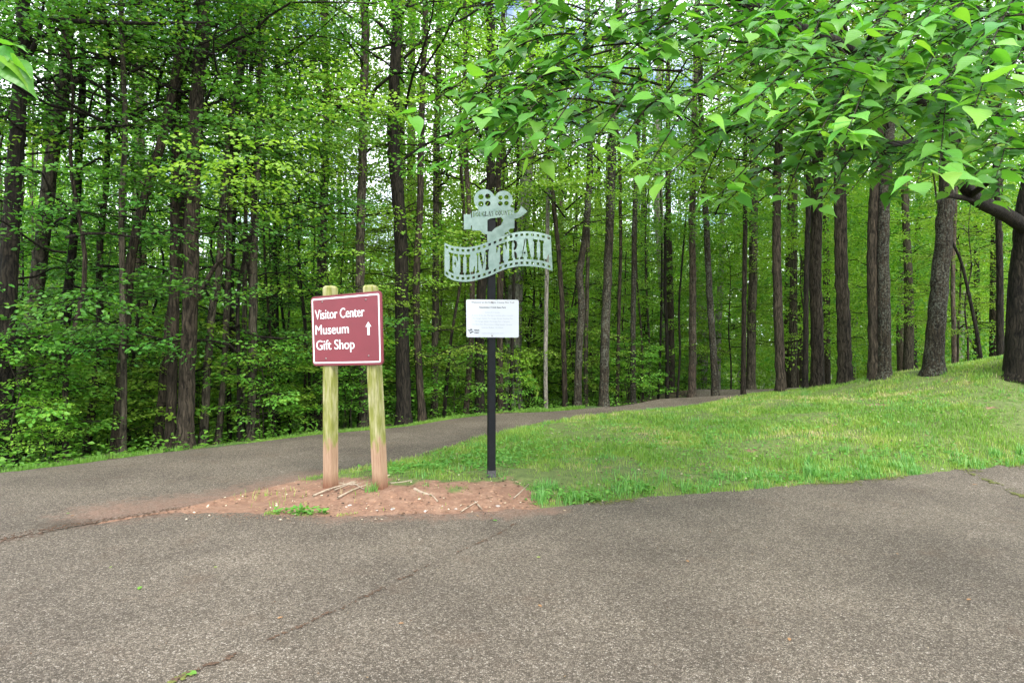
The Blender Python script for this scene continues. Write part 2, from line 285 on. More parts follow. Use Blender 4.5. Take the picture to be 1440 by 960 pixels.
# ------------------------------------------------------------------ catalogue of trees at the wood's edge: Y, base width px, top width px, path px, bark, label
T = [
 (7.7, 34, 19, [(3,668),(6,560),(12,400),(17,300),(24,200),(29,100),(33,0)], 'bark_dark', 'thick almost black tree trunk at the far left, forking near the top', [[(40,80),(54,50),(62,0)], [(60,26),(110,30),(200,33),(290,32)]]),
 (9.3, 26, 18, [(22,662),(34,520),(52,400),(66,280),(74,215),(88,140),(93,90),(95,20)], 'bark_grey', 'grey brown leaning trunk right of the black one, long limb rising right', [[(95,130),(118,105),(150,80),(190,50),(240,10)]]),
 (10.2, 9, 6, [(60,656),(62,560),(58,420),(66,250),(70,60)], 'bark_brown', 'slim straight brown trunk between the leaning grey tree and a darker trunk at left', []),
 (9.4, 17, 9, [(84,652),(87,560),(94,430),(104,330),(112,200),(116,40)], 'bark_dark', 'dark brown trunk in leafy shade, fourth trunk from the left edge', []),
 (9.8, 13, 7, [(120,648),(130,570),(140,470),(141,340),(150,240),(150,60)], 'bark_brown', 'brown trunk leaning right above the path edge at left', []),
 (8.7, 15, 15, [(161,641),(170,530),(178,440),(184,370),(196,310),(212,250),(232,180),(250,90),(262,0)], 'bark_brown', 'dark curved trunk sweeping to the right behind a slim pale trunk', []),
 (8.45, 11, 8, [(172,639),(174,540),(173,460),(172,380),(171,290),(176,180),(172,60)], 'bark_grey', 'slim pale grey trunk in front of the curved dark trunk', []),
 (9.2, 16, 10, [(220,637),(228,560),(236,470),(250,380),(258,290),(246,160),(250,0)], 'bark_brown', 'brown trunk leaning right, left of the upright pair by the path', []),
 (8.9, 17, 13, [(239,634),(242,540),(245,440),(246,340),(247,240),(249,120),(252,0)], 'bark_brown', 'upright brown trunk standing close against the thickest tree at left', []),
 (8.6, 27, 21, [(260,631),(264,520),(268,420),(271,300),(275,180),(280,90),(285,0)], 'bark_brown', 'thickest straight brown trunk left of the red sign, rough bark', [[(278,420),(290,395),(305,372),(320,360)]]),
 (9.4, 14, 9, [(286,628),(292,520),(298,440),(308,380),(314,280),(322,180),(338,60)], 'bark_grey', 'grey trunk leaning slightly right beside the thickest brown trunk', []),
 (9.6, 11, 8, [(306,627),(314,540),(319,430),(322,330),(326,230),(338,120),(346,20)], 'bark_grey', 'thin grey trunk leaning right, midway between thick brown tree and red sign', []),
 (10.4, 8, 5, [(323,625),(322,540),(325,440),(330,300),(336,160)], 'bark_dark', 'very thin dark trunk behind the thin grey one', []),
 (10.3, 9, 6, [(338,623),(343,520),(344,420),(346,300),(350,150)], 'bark_grey', 'thin grey trunk touching the left side of a straight speckled one', []),
 (9.6, 15, 11, [(352,621),(355,520),(356,420),(358,320),(362,220),(366,110),(372,0)], 'bark_grey', 'straight grey brown trunk with knotty bark, nearest tree left of the red sign', [[(335,185),(365,175),(400,152),(440,158),(470,172)]]),
 (12.5, 7, 4, [(392,617),(391,500),(388,380),(386,200)], 'bark_dark', 'thin dark pole trunk in the gap left of the red sign', []),
 (12.8, 6, 4, [(408,616),(404,520),(396,430),(388,380),(380,330)], 'bark_dark', 'crooked thin sapling trunk bending left in the gap left of the red sign', []),
 (12.4, 18, 11, [(443,611),(447,520),(450,420),(453,330),(457,230),(460,140),(456,30)], 'bark_grey', 'grey trunk rising directly behind the red sign, forked near the top', [[(456,150),(446,120),(430,95),(415,80)], [(459,130),(470,95),(480,60)]]),
 (11.0, 17, 13, [(513,601),(511,520),(507,420),(507,320),(510,220),(512,110),(513,0)], 'bark_grey', 'grey trunk with ridged bark behind the right post of the red sign', [[(510,150),(490,140),(472,140)]]),
 (11.0, 25, 17, [(568,598),(566,500),(565,420),(564,340),(558,260),(553,200),(555,110),(558,25),(549,-20)], 'bark_dark', 'stout dark trunk between the red sign and the film sign, forked high up', [[(556,30),(572,8),(582,-15)], [(556,60),(535,35),(515,20)], [(600,105),(625,118),(650,138),(662,140)]]),
 (11.4, 13, 10, [(594,592),(588,500),(585,400),(590,300),(592,200),(595,100),(598,0)], 'bark_brown', 'slender brown trunk close to the right of the stout dark trunk', []),
 (13.5, 13, 10, [(610,590),(612,480),(613,360),(614,250),(616,120),(618,0)], 'bark_grey', 'straight light grey trunk left of the film sign, beyond its neighbours', []),
 (12.8, 10, 8, [(655,587),(659,530),(663,470),(664,400),(660,300),(655,200)], 'bark_red', 'tan trunk leaning right, behind the left side of the white notice', []),
 (12.5, 17, 14, [(674,586),(674,500),(676,420),(684,330),(690,250),(688,150),(690,40)], 'bark_dark', 'dark trunk behind the film sign with a thick fork above the reels', [[(690,275),(700,245),(713,218),(740,180)]]),
 (13.2, 12, 9, [(703,582),(703,500),(703,400),(700,300),(704,150)], 'bark_brown', 'brown trunk just right of the black sign pole', []),
 (13.6, 6, 5, [(717,581),(720,500),(722,420),(724,330),(728,200)], 'bark_dark', 'thin black trunk crossing the right side of the white notice', []),
 (14.0, 7, 7, [(768,577),(767,520),(768,440),(769,380),(770,300),(772,200)], 'bark_pale', 'pale whitish trunk under the right end of the film strip sign', []),
 (13.8, 9, 7, [(795,575),(793,500),(790,420),(785,350),(778,280),(772,220),(760,120)], 'bark_brown', 'slim brown trunk leaning left at the right end of the film strip', []),
 (13.4, 13, 10, [(812,573),(814,500),(818,430),(815,385),(822,340),(828,270),(830,210),(826,90)], 'bark_lichen', 'dark wavy trunk with a kink halfway up, right of the film sign', []),
 (14.6, 8, 6, [(824,572),(824,480),(826,400),(828,300)], 'bark_grey', 'thin grey trunk half hidden by the wavy dark trunk', []),
 (13.2, 16, 12, [(849,573),(850,500),(853,420),(857,330),(861,220),(866,110),(870,0)], 'bark_lichen', 'dark lichen flecked trunk, thickest of those beyond the path bend', []),
 (14.5, 7, 5, [(868,571),(869,500),(871,420),(873,330),(870,200)], 'bark_brown', 'thin brown trunk close right of the lichen flecked trunk', []),
 (14.4, 10, 7, [(890,570),(890,480),(891,400),(892,310),(896,220),(900,100)], 'bark_lichen', 'slim straight dark trunk, second to the right of the lichen flecked one', []),
 (15.5, 7, 5, [(938,566),(938,480),(935,400),(936,300)], 'bark_dark', 'short looking thin dark trunk at the path bend', []),
 (15.2, 4, 3, [(952,564),(956,500),(955,430),(960,360),(965,300)], 'bark_dark', 'spindly dark sapling left of the reddish trunk', []),
 (15.8, 13, 10, [(973,562),(974,470),(974,380),(973,320),(975,240)], 'bark_red', 'reddish grey trunk standing deeper in the wood beyond the path end', []),
 (14.2, 12, 8, [(1006,557),(1003,490),(998,420),(994,330),(989,240),(986,170),(984,60)], 'bark_lichen', 'dark slim trunk leaning left where the path disappears', []),
 (14.6, 9, 6, [(1045,556),(1046,470),(1047,380),(1048,280),(1048,170),(1050,40)], 'bark_brown', 'thin straight trunk standing in front of a broader grey trunk', []),
 (17.5, 15, 12, [(1056,548),(1057,470),(1059,370),(1060,270),(1061,150),(1063,30)], 'bark_grey', 'broader grey trunk partly behind a thin straight one', []),
 (12.9, 17, 12, [(1098,552),(1096,480),(1093,400),(1092,320),(1094,220),(1097,120),(1100,0)], 'bark_brown', 'brown trunk standing alone at the left end of the grassy crest', []),
 (12.6, 10, 8, [(1132,548),(1133,480),(1134,400),(1136,300),(1137,180)], 'bark_dark', 'narrow black trunk hugging the left side of a wider brown trunk', []),
 (12.9, 23, 18, [(1149,547),(1149,480),(1147,400),(1148,300),(1150,180),(1152,60)], 'bark_brown', 'wide brown trunk of two fused stems behind the narrow black one', []),
 (12.2, 24, 18, [(1188,541),(1187,480),(1184,400),(1182,310),(1181,220),(1178,110),(1176,0)], 'bark_brown', 'stout upright brown trunk on the grassy crest left of the lichen covered double trunk', []),
 (11.5, 20, 15, [(1229,531),(1229,450),(1227,370),(1229,290),(1236,190),(1240,60)], 'bark_brown', 'smooth left stem of the double trunk on the grassy crest', []),
 (11.4, 22, 17, [(1243,531),(1244,450),(1242,370),(1243,290),(1250,190),(1256,60)], 'bark_lichen', 'lichen blotched right stem of the double trunk on the grassy crest', []),
 (10.9, 32, 21, [(1312,526),(1315,470),(1321,400),(1327,330),(1331,270),(1334,200),(1338,90),(1342,-10)], 'bark_lichen', 'large trunk speckled with pale lichen, leaning right behind the redbud limb', []),
 (12.0, 7, 4, [(1381,516),(1374,470),(1364,420),(1352,370),(1340,342),(1325,318)], 'bark_dark', 'bare thin black sapling leaning steeply left beside the large speckled trunk', []),
 (14.0, 8, 6, [(1342,520),(1341,450),(1340,380),(1345,250)], 'bark_red', 'faint reddish trunk in the gap right of the large speckled trunk', []),
 (12.0, 12, 9, [(1407,511),(1406,440),(1405,350),(1400,230)], 'bark_dark', 'dark trunk just left of the thick redbud base at the right edge', []),
]
RBASE = (1436, 516, 9.7)

# ------------------------------------------------------------------ terrain (thin plate through measured points)
cp = []
def c3(px, py, Y): p = P(px, py, Y); cp.append((p[0], p[1], p[2]))
for x in (-30, -14, -8, -4, 0, 4, 8, 14, 30):
    for y in (-12, -4, 0, 2, 3.5): cp.append((x, y, 0))
Ex = [-40, -12, -6, -3.6, -2.97, -2.8, -1.42, -.46, .15, 1.13, 2.2, 3.4, 4.67, 5.76, 8.3, 14, 40]
Ey = [-8, 1.0, 3.2, 4.4, 5.03, 5.13, 4.99, 5.09, 5.2, 5.55, 5.87, 6.25, 6.73, 7.04, 10 - 2.0, 11, 22]
NX = [-14, -6, -3.6, -2.82, -2.22, -1.32, 0, 1.0, 2.4, 3.87, 4.9, 7, 9.5, 14]
NY = [.3, 3.2, 4.4, 5.16, 6.1, 7.25, 9.6, 11.0, 11.9, 12.5, 13.1, 15.2, 19, 26]
FX = [-16, -9, -5.45, -4.37, -3.6, -2.97, -1.2, -.27, 1.0, 1.9, 3.2, 4.6, 6.2, 10]
FY = [1.0, 4.3, 6.66, 7.85, 8.6, 9.33, 11.1, 12.08, 12.6, 12.95, 14.0, 16.3, 20.5, 28]
for a, b in zip(Ex[1:-1], Ey[1:-1]): cp.append((a, b, 0))
for a, b in list(zip(NX, NY))[:9]: cp.append((a, b, .0 if b < 9 else .04))
for a, b in list(zip(FX, FY))[:9]: cp.append((a, b, .0))
cp += [(1.9, 12.95, .05), (3.2, 14.0, .1), (4.6, 16.3, .1), (3.87, 12.5, .13), (7, 15.2, .15), (9.5, 19, .0)]
for q in ((1440,580,8.4),(1200,600,8.4),(1000,625,8.0),(1200,548,11.4),(1000,569,11.9),(900,578,11.4),(1080,556,12.2),(700,640,7.4),(850,625,7.9),(1330,590,8.4),(1320,545,10.2),
          (1440,536,9.6),(690,671,6.02),(534,687,5.63)): c3(*q)
for tr in T:
    if tr[0] > 8: c3(tr[3][0][0], tr[3][0][1], tr[0])
c3(*RBASE)
c3(1700, 492, 9.7); c3(1900, 482, 11)
for x, y, z in ((-12,14,-1.6),(-6,16,-1.6),(0,18,-1.0),(6,20,-.6),(12,18,.3),(18,14,1.6),(-20,10,-1.0),(-20,25,-3.5),(0,28,-2.2),(20,28,-.6),(35,30,0),(-40,40,-6),(0,45,-4),
                (40,45,-2),(-60,10,-3),(60,10,4),(0,80,-5),(-80,80,-7),(80,80,-2),(-120,-40,0),(120,-40,0),(0,-80,0)): cp.append((x, y, z))
cp = np.array(cp)
def U_(d2): return d2 * np.log(d2 + 1e-9) * .5
n_ = len(cp); K = U_(((cp[:, None, :2] - cp[None, :, :2]) ** 2).sum(-1)) + np.eye(n_) * .08
Pm = np.c_[np.ones(n_), cp[:, :2]]
A_ = np.block([[K, Pm], [Pm.T, np.zeros((3, 3))]])
W_ = np.linalg.solve(A_, np.r_[cp[:, 2], 0, 0, 0])
def H(x, y):
    x = np.atleast_1d(np.asarray(x, float)); y = np.atleast_1d(np.asarray(y, float)); sh = x.shape
    q = np.c_[x.ravel(), y.ravel()]; out = np.empty(len(q))
    for i in range(0, len(q), 20000):
        s = q[i:i + 20000]
        out[i:i + 20000] = U_(((s[:, None] - cp[None, :, :2]) ** 2).sum(-1)) @ W_[:n_] + W_[n_] + s @ W_[n_ + 1:]
    far = np.clip((np.hypot(q[:, 0], q[:, 1] - 8) - 70) / 60, 0, 1)
    out = out * (1 - far) + -4 * far
    return np.clip(out, -9, 5).reshape(sh)
def H1(x, y): return float(H(x, y)[0])
def E(x): return np.interp(x, Ex, Ey)
def NE(x): return np.interp(x, NX, NY)
def FE(x): return np.interp(x, FX, FY)
def vn(x, y, s, seed=0):
    """cheap smooth value noise 0..1"""
    g = np.random.default_rng(seed).random((64, 64)); X = x * s; Yv = y * s
    i = np.floor(X).astype(int); j = np.floor(Yv).astype(int); f = X - i; h = Yv - j; f = f * f * (3 - 2 * f); h = h * h * (3 - 2 * h)
    a = g[i % 64, j % 64]; b = g[(i + 1) % 64, j % 64]; c = g[i % 64, (j + 1) % 64]; d = g[(i + 1) % 64, (j + 1) % 64]
    return (a * (1 - f) + b * f) * (1 - h) + (c * (1 - f) + d * f) * h
CX = [-2.9, -2.0, -1.6, -1.2, -.75, -.2, .1, .3, .45, .6]; CY = [7, 6.35, 6.0, 5.8, 5.75, 5.8, 5.65, 5.35, 5.15, 4.8]
def clay(x, y):
    c = (np.interp(x, CX, CY) - y) / .3 + (vn(x, y, 4, 1) - .5) * 1.6 + (vn(x, y, 11, 2) - .5) * .8
    c = np.clip(c * .5 + .5, 0, 1)
    # bare spot on the bank
    for (bx, by, r_) in ((2.1, 6.9, .12), (4.4, 8.6, .16), (1.6, 8.8, .14), (6.6, 8.6, .2), (7.2, 10.3, .25), (3.8, 10.2, .2), (5.2, 7.9, .12), (.5, 7.6, .1), (3.35, 7.7, .28), (2.9, 7.55, .2), (5.6, 9.6, .35), (1.0, 6.6, .12)):
        c = np.maximum(c, np.clip(1.1 - np.hypot((x - bx), (y - by) * 1.5) / r_, 0, 1) * (.4 + .7 * vn(x, y, 8, 5)))
    return c

def grid(xs, ys, zfun):
    X, Yg = np.meshgrid(xs, ys); Z = zfun(X, Yg); nx = len(xs)
    V = np.c_[X.ravel(), Yg.ravel(), Z.ravel()]
    i = np.arange(len(ys) - 1)[:, None] * nx; j = np.arange(nx - 1)[None, :]
    F = np.stack([i + j, i + j + 1, i + nx + j + 1, i + nx + j], -1).reshape(-1, 4); return V, F
# forest floor and bank: one ground sheet far beyond the horizon, finer near
def nonuni(a, b, c, d, fine, coarse_n):
    return np.unique(np.r_[a - (np.geomspace(1, 1 + (a - c), coarse_n) - 1), np.arange(a, b, fine), b + (np.geomspace(1, 1 + (d - b), coarse_n) - 1)])
xs = nonuni(-8, 11, -600, 600, .09, 34); ys = nonuni(3.5, 15.5, -200, 900, .09, 34)
xs = np.unique(np.r_[xs, np.arange(-3.2, 1.2, .03)]); ys = np.unique(np.r_[ys, np.arange(4.8, 7, .03)])
xs = xs[np.r_[True, np.diff(xs) > .004]]; ys = ys[np.r_[True, np.diff(ys) > .004]]
def inside_pave(x, y):
    d_road = E(x) - y
    nseg = (NE(x), FE(x)); d_path = np.where((y < nseg[1]) & (y > nseg[0]), 1, 0)
    # true path band: right of far curve, left of near curve
    return np.maximum(np.clip(d_road / .15, 0, 1), np.clip(np.minimum(FE(x) - y, y - NE(x)) / .25, 0, 1))
def zg(x, y):
    b = (vn(x, y, 1.3, 7) - .5) * .07 + (vn(x, y, 6, 8) - .5) * .025
    edge = np.clip(np.minimum(np.abs(E(x) - y), np.abs(NE(x) - y)) / .5, 0.12, 1)
    berm = .013 * np.exp(-((y - NE(x) + .03) / .13) ** 2) * (x > -3.2) * (x < 2)
    return H(x, y) + berm * (y < NE(x) + .05) + b * edge * (1 - inside_pave(x, y)) - .016 * inside_pave(x, y)
V, F = grid(xs, ys, zg)
cl = clay(V[:, 0], V[:, 1])
onbank = (V[:, 1] > E(V[:, 0]) - .5) & (V[:, 1] < NE(V[:, 0]) + .15) & (V[:, 0] > -3.2) & (V[:, 1] < 14.5) & ~((V[:, 0] > 9) & (V[:, 1] > 13))
fm = onbank[F].all(1)
ground = obj('forest_floor', mesh('forest_floor', V, [F[~fm]], None, [M['floor']], True)); tag(ground, kind='structure')
bk = obj('grass_bank', mesh('grass_bank', V, [F[fm]], None, [M['soil']], True, {'clay': cl})); tag(bk, kind='structure')
# road in front
xr = np.unique(np.r_[np.linspace(-40, -6, 40), np.arange(-6, 9, .07), np.linspace(9, 40, 50)])
tv = np.r_[np.linspace(0, .55, 12)[:-1], np.linspace(.55, 1, 70)]
def wob(x, s): return (vn(x, x * 0 + s, 3.1, 3) - .5) * .10 + (vn(x, x * 0 + s, 14, 4) - .5) * .05
Vr = []
for t_ in tv:
    y0 = -14.0; y1 = E(xr) + wob(xr, 1.0) * (xr > -2.9)
    y = y0 + (y1 - y0) * t_; Vr.append(np.c_[xr, y, np.zeros_like(xr)])
Vr = np.concatenate(Vr); Vr[:, 2] = H(Vr[:, 0], Vr[:, 1]) + .006
nx = len(xr); i = np.arange(len(tv) - 1)[:, None] * nx; j = np.arange(nx - 1)[None, :]
Fr = np.stack([i + j, i + j + 1, i + nx + j + 1, i + nx + j], -1).reshape(-1, 4)
def seg_d(x, y, pts):
    d = np.full(x.shape, 1e9)
    for (a, b) in zip(pts[:-1], pts[1:]):
        a = np.array(a); b = np.array(b); ab = b - a; t_ = np.clip(((x - a[0]) * ab[0] + (y - a[1]) * ab[1]) / (ab @ ab), 0, 1)
        d = np.minimum(d, np.hypot(x - a[0] - t_ * ab[0], y - a[1] - t_ * ab[1]))
    return d
def W2(px, py): Y = CAMH * FP / (py - 480); return ((px - 720) / FP * Y, Y)
seam0 = [W2(*q) for q in ((-150, 792), (0, 762), (60, 748), (130, 736), (200, 726), (260, 716))]
seam1 = [W2(*q) for q in ((745, 722), (700, 748), (600, 795), (520, 836), (430, 876), (330, 920), (262, 948), (200, 985))]
seam2 = [W2(*q) for q in ((1362, 664), (1400, 675), (1450, 695), (1520, 722))]
def dust(x, y):
    d = np.clip(1.15 - seg_d(x, y, [(-2.9, 5.15), (-2.2, 5.3), (-1.42, 5.02), (-.5, 5.09), (.3, 5.2)]) / (.14 + .22 * vn(x, y, 5, 61)), 0, 1)
    d = np.maximum(d, np.clip(1.2 - seg_d(x, y, [(-3.3, 5.1), (-2.6, 5.5), (-2.2, 6.1), (-2.0, 6.4)]) / .5, 0, 1))
    d = np.maximum(d, .42 * np.clip(1 - seg_d(x, y, seam0) / .2, 0, 1))
    return d
def damp(x, y):
    d = np.clip(1 - seg_d(x, y, seam0) / .06, 0, 1) * np.clip(vn(x, y, 9, 21) * 2 - .6, 0, 1) * .8
    d = np.maximum(d, np.clip(1.1 - np.hypot(x + 3.42, (y - 4.75) * 1.6) / .28, 0, 1))
    return d * .9
road = obj('road', mesh('road', Vr, [Fr], None, [M['asphalt']], True, {'dust': dust(Vr[:, 0], Vr[:, 1]), 'damp': damp(Vr[:, 0], Vr[:, 1])})); tag(road, kind='structure')
# path rising to the right behind the bank
npth = smoothpath(np.c_[NX, NY], 420)
fpth = smoothpath(np.c_[FX, FY], 420)
left = npth[:, 0] < -2.85
npth[left, 1] = E(npth[left, 0]) + .004
npth[~left, 1] += wob(npth[~left, 0], 5.0) * 1.4; fpth[:, 1] += wob(fpth[:, 0], 9.0) * 1.6
tt = np.linspace(0, 1, 46)
Vp = (npth[None] * (1 - tt[:, None, None]) + fpth[None] * tt[:, None, None]).reshape(-1, 2)
Vp = np.c_[Vp, H(Vp[:, 0], Vp[:, 1]) + .009]
nx = 420; i = np.arange(len(tt) - 1)[:, None] * nx; j = np.arange(nx - 1)[None, :]
Fp = np.stack([i + j, i + j + 1, i + nx + j + 1, i + nx + j], -1).reshape(-1, 4)
path = obj('path', mesh('path', Vp, [Fp], None, [M['asphalt']], True, {'dust': dust(Vp[:, 0], Vp[:, 1]), 'damp': damp(Vp[:, 0], Vp[:, 1])})); tag(path, kind='structure')

# ------------------------------------------------------------------ leaves, sprays, crowns
LT2 = (np.array([[0, 0, 0], [.45, .30, .06], [1, 0, -.08], [.45, -.30, .06]]), np.array([[0, 2, 1], [0, 3, 2]]))
LT4 = (np.array([[0, 0, 0], [.28, .27, .05], [.68, .24, .02], [1, 0, -.12], [.68, -.24, .02], [.28, -.27, .05], [.5, 0, 0]]),
       np.array([[0, 6, 1], [1, 6, 2], [2, 6, 3], [3, 6, 4], [4, 6, 5], [5, 6, 0]]))
def unit(a): return a / (np.linalg.norm(a, axis=-1, keepdims=True) + 1e-9)
def leaves(pos, dr, nr, size, tmpl=LT2, g=rng, bias=None):
    """pos,dr,nr (n,3), size (n,) -> V,F,r"""
    d = unit(dr); b = unit(np.cross(nr, d)); n = np.cross(d, b)
    tv_, tf = tmpl; k = len(tv_)
    V = pos[:, None] + size[:, None, None] * (tv_[None, :, 0:1] * d[:, None] + tv_[None, :, 1:2] * b[:, None] + tv_[None, :, 2:3] * n[:, None])
    F = (tf[None] + (np.arange(len(pos)) * k)[:, None, None]).reshape(-1, tf.shape[1])
    r = g.beta(2, 2.4, len(pos)) if bias is None else np.clip(g.normal(bias, .18), 0, 1)
    return V.reshape(-1, 3), F, np.repeat(r, k)
def spray(g, Lm=1.2, nsub=9, lsp=.07):
    """flat spray: returns leaf pos, dir, and twig polylines, all in local frame (x forward, z up)"""
    pos, dr = [], []; tw = []
    main = np.array([[t * Lm, .06 * math.sin(t * 5), -.10 * t * t * Lm] for t in np.linspace(0, 1, 5)]); tw.append((main, .006))
    for i in range(nsub):
        t = (i + .8) / nsub; s = 1 if i % 2 else -1
        p0 = np.array([t * Lm, .06 * math.sin(t * 5), -.10 * t * t * Lm]); a = R(g.uniform(38, 62)) * s
        l = Lm * (.62 * (1 - t) + .14) * g.uniform(.75, 1.2)
        d = np.array([math.cos(a), math.sin(a), g.uniform(-.12, .10)])
        sub = np.array([p0, p0 + d * l * .5, p0 + d * l + np.array([0, 0, -.06 * l])]); tw.append((sub, .003))
        m = max(2, int(l / lsp))
        for j in range(m):
            q = p0 + d * l * (j + .7) / m; s2 = 1 if j % 2 else -1
            aa = a + s2 * R(g.uniform(30, 70)); pos.append(q); dr.append([math.cos(aa), math.sin(aa), g.uniform(-.45, .1)])
        pos.append(p0 + d * l); dr.append(d + [0, 0, -.2])
    pos.append(main[-1]); dr.append([1, 0, -.3])
    return np.array(pos), np.array(dr), tw
def crown(name, seed, z0, z1, Rr, nl, lsize, leafm, barkm, rise=(.15, .6), tmpl=LT2, twigs=True, dens=1.0, lsp=.075, prof=lambda t: 1 - .6 * t, spl=1.2, nrm=.45):
    g = np.random.default_rng(seed); sp = [spray(g, spl * g.uniform(.8, 1.15), 9, lsp) for _ in range(6)]
    LP, LD, LN, LS = [], [], [], []; wood = MB()
    for i in range(nl):
        t = (i + g.random()) / nl; h = z0 + (z1 - z0) * t; az = i * 2.39996 + g.uniform(-.4, .4)
        ln = Rr * prof(t) * g.uniform(.65, 1.15); rs = g.uniform(*rise)
        d = np.array([math.cos(az), math.sin(az), 0]); side = np.array([-d[1], d[0], 0])
        bend = g.uniform(-.25, .25)
        pts = [np.array([0, 0, h]) + d * ln * u + side * bend * ln * u * u + np.array([0, 0, 1]) * ln * (rs * u - .35 * rs * u * u * 1.4) for u in np.linspace(0, 1, 6)]
        pts = np.array(pts); pts[1:, :] += g.normal(0, .03 * ln, (5, 3))
        r0 = .008 + .0065 * ln
        wood.add(*tube(smoothpath(pts, 9), np.linspace(r0, .006, 9), 5))
        nsb = max(3, int(ln / .34 * dens))
        for k in range(nsb):
            u = .22 + .78 * (k + g.random() * .6) / nsb; u = min(u, .98)
            p = pts[int(u * 5)] * (1 - (u * 5) % 1) + pts[min(5, int(u * 5) + 1)] * ((u * 5) % 1)
            a = az + (1 if k % 2 else -1) * g.uniform(.3, 1.25) + bend; pit = g.uniform(-.25, .3) + g.normal(0, .5) * (nrm > 1); rol = g.uniform(-.4, .4) + g.normal(0, .6) * (nrm > 1); s = g.uniform(.7, 1.15) * (1.15 - .45 * u)
            ca, sa = math.cos(a), math.sin(a)
            ex = np.array([ca * math.cos(pit), sa * math.cos(pit), math.sin(pit)]); ey = unit(np.array([-sa, ca, 0]) + np.array([0, 0, rol])); ez = unit(np.cross(ex, ey)); ey = np.cross(ez, ex)
            Mx = np.stack([ex, ey, ez])
            lp, ld, tw = sp[g.integers(6)]
            LP.append(p + lp @ Mx * s); LD.append(ld @ Mx); LN.append(np.tile(ez, (len(lp), 1))); LS.append(g.uniform(.75, 1.25, len(lp)) * lsize)
            if twigs:
                for q, rr in tw[:1 if twigs == 1 else None]:
                    wood.add(*tube(p + q @ Mx * s, np.linspace(rr, rr * .4, len(q)), 3))
    pos = np.concatenate(LP); dr = np.concatenate(LD); nr = np.concatenate(LN) + g.normal(0, nrm, (len(pos), 3)); sz = np.concatenate(LS)
    pos = pos + g.normal(0, .02, pos.shape)
    V, F, r = leaves(pos, dr, nr, sz, tmpl, g)
    return mesh(name + '_leaves', V, [F], r, [leafm]), wood.mesh(name + '_branches', [barkm], True), len(pos)
C, U, S, B = [], [], [], []
cnts = []
for k in range(4):
    a, b, n = crown('canopy', 100 + k, 4.4, 10.5, 3.0, 20, .064, M['leaf_light'] if k % 2 else M['leaf_mid'], M['bark_dark'], (.15, .9), twigs=1, dens=1.25, nrm=.8, lsp=.06); C.append((a, b)); cnts.append(n)
for k in range(4):
    a, b, n = crown('understory', 200 + k, 1.3, 6.5, 2.3, 19, .060, M['leaf_mid'] if k % 2 else M['leaf_light'], M['bark_dark'], (-.05, .4), tmpl=LT4, twigs=2, dens=1.1, lsp=.06, spl=1.0, nrm=.55, prof=lambda t: 1.1 - .75 * t); U.append((a, b)); cnts.append(n)
for k in range(3):
    a, b, n = crown('sapling', 300 + k, .3, 1.7, .75, 9, .065, M['leaf_mid'] if k else M['leaf_light'], M['bark_dark'], (.1, .6), tmpl=LT4, twigs=1, dens=1.3, lsp=.07, spl=.55, nrm=.35); S.append((a, b)); cnts.append(n)
for k in range(4):
    a, b, n = crown('background', 400 + k, .5, 12, 2.7, 34, .105, M['leaf_light'], M['bark_dark'], (-.2, .9), twigs=False, dens=1.0, lsp=.10, spl=1.35, nrm=1.1, prof=lambda t: .85 + .4 * math.sin(t * 3.1) - .3 * t); B.append((a, b)); cnts.append(n)
for k, mk_ in ((0, 'leaf_mid'), (1, 'leaf_mid'), (3, 'leaf_light')):
    m2 = B[k][0].copy(); m2.materials[0] = M[mk_]; B.append((m2, B[k][1]))
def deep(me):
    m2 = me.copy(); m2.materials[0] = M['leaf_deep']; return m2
UD = [(deep(a), b) for a, b in U]; CD = [(deep(a), b) for a, b in C]  # darker leaf copies for the left trees: their shade put into the colour
print('leaf counts', cnts)

def put(nm, me, parent, loc=(0, 0, 0), rz=0, s=1.0, sz=None, euler=None):
    o = obj(nm, me, parent, loc)
    if nm in ('branches', 'crown'): o['kind'] = 'stuff'
    o.location = loc; o.rotation_euler = euler or (0, 0, rz); o.scale = (s, s, sz or s); return o
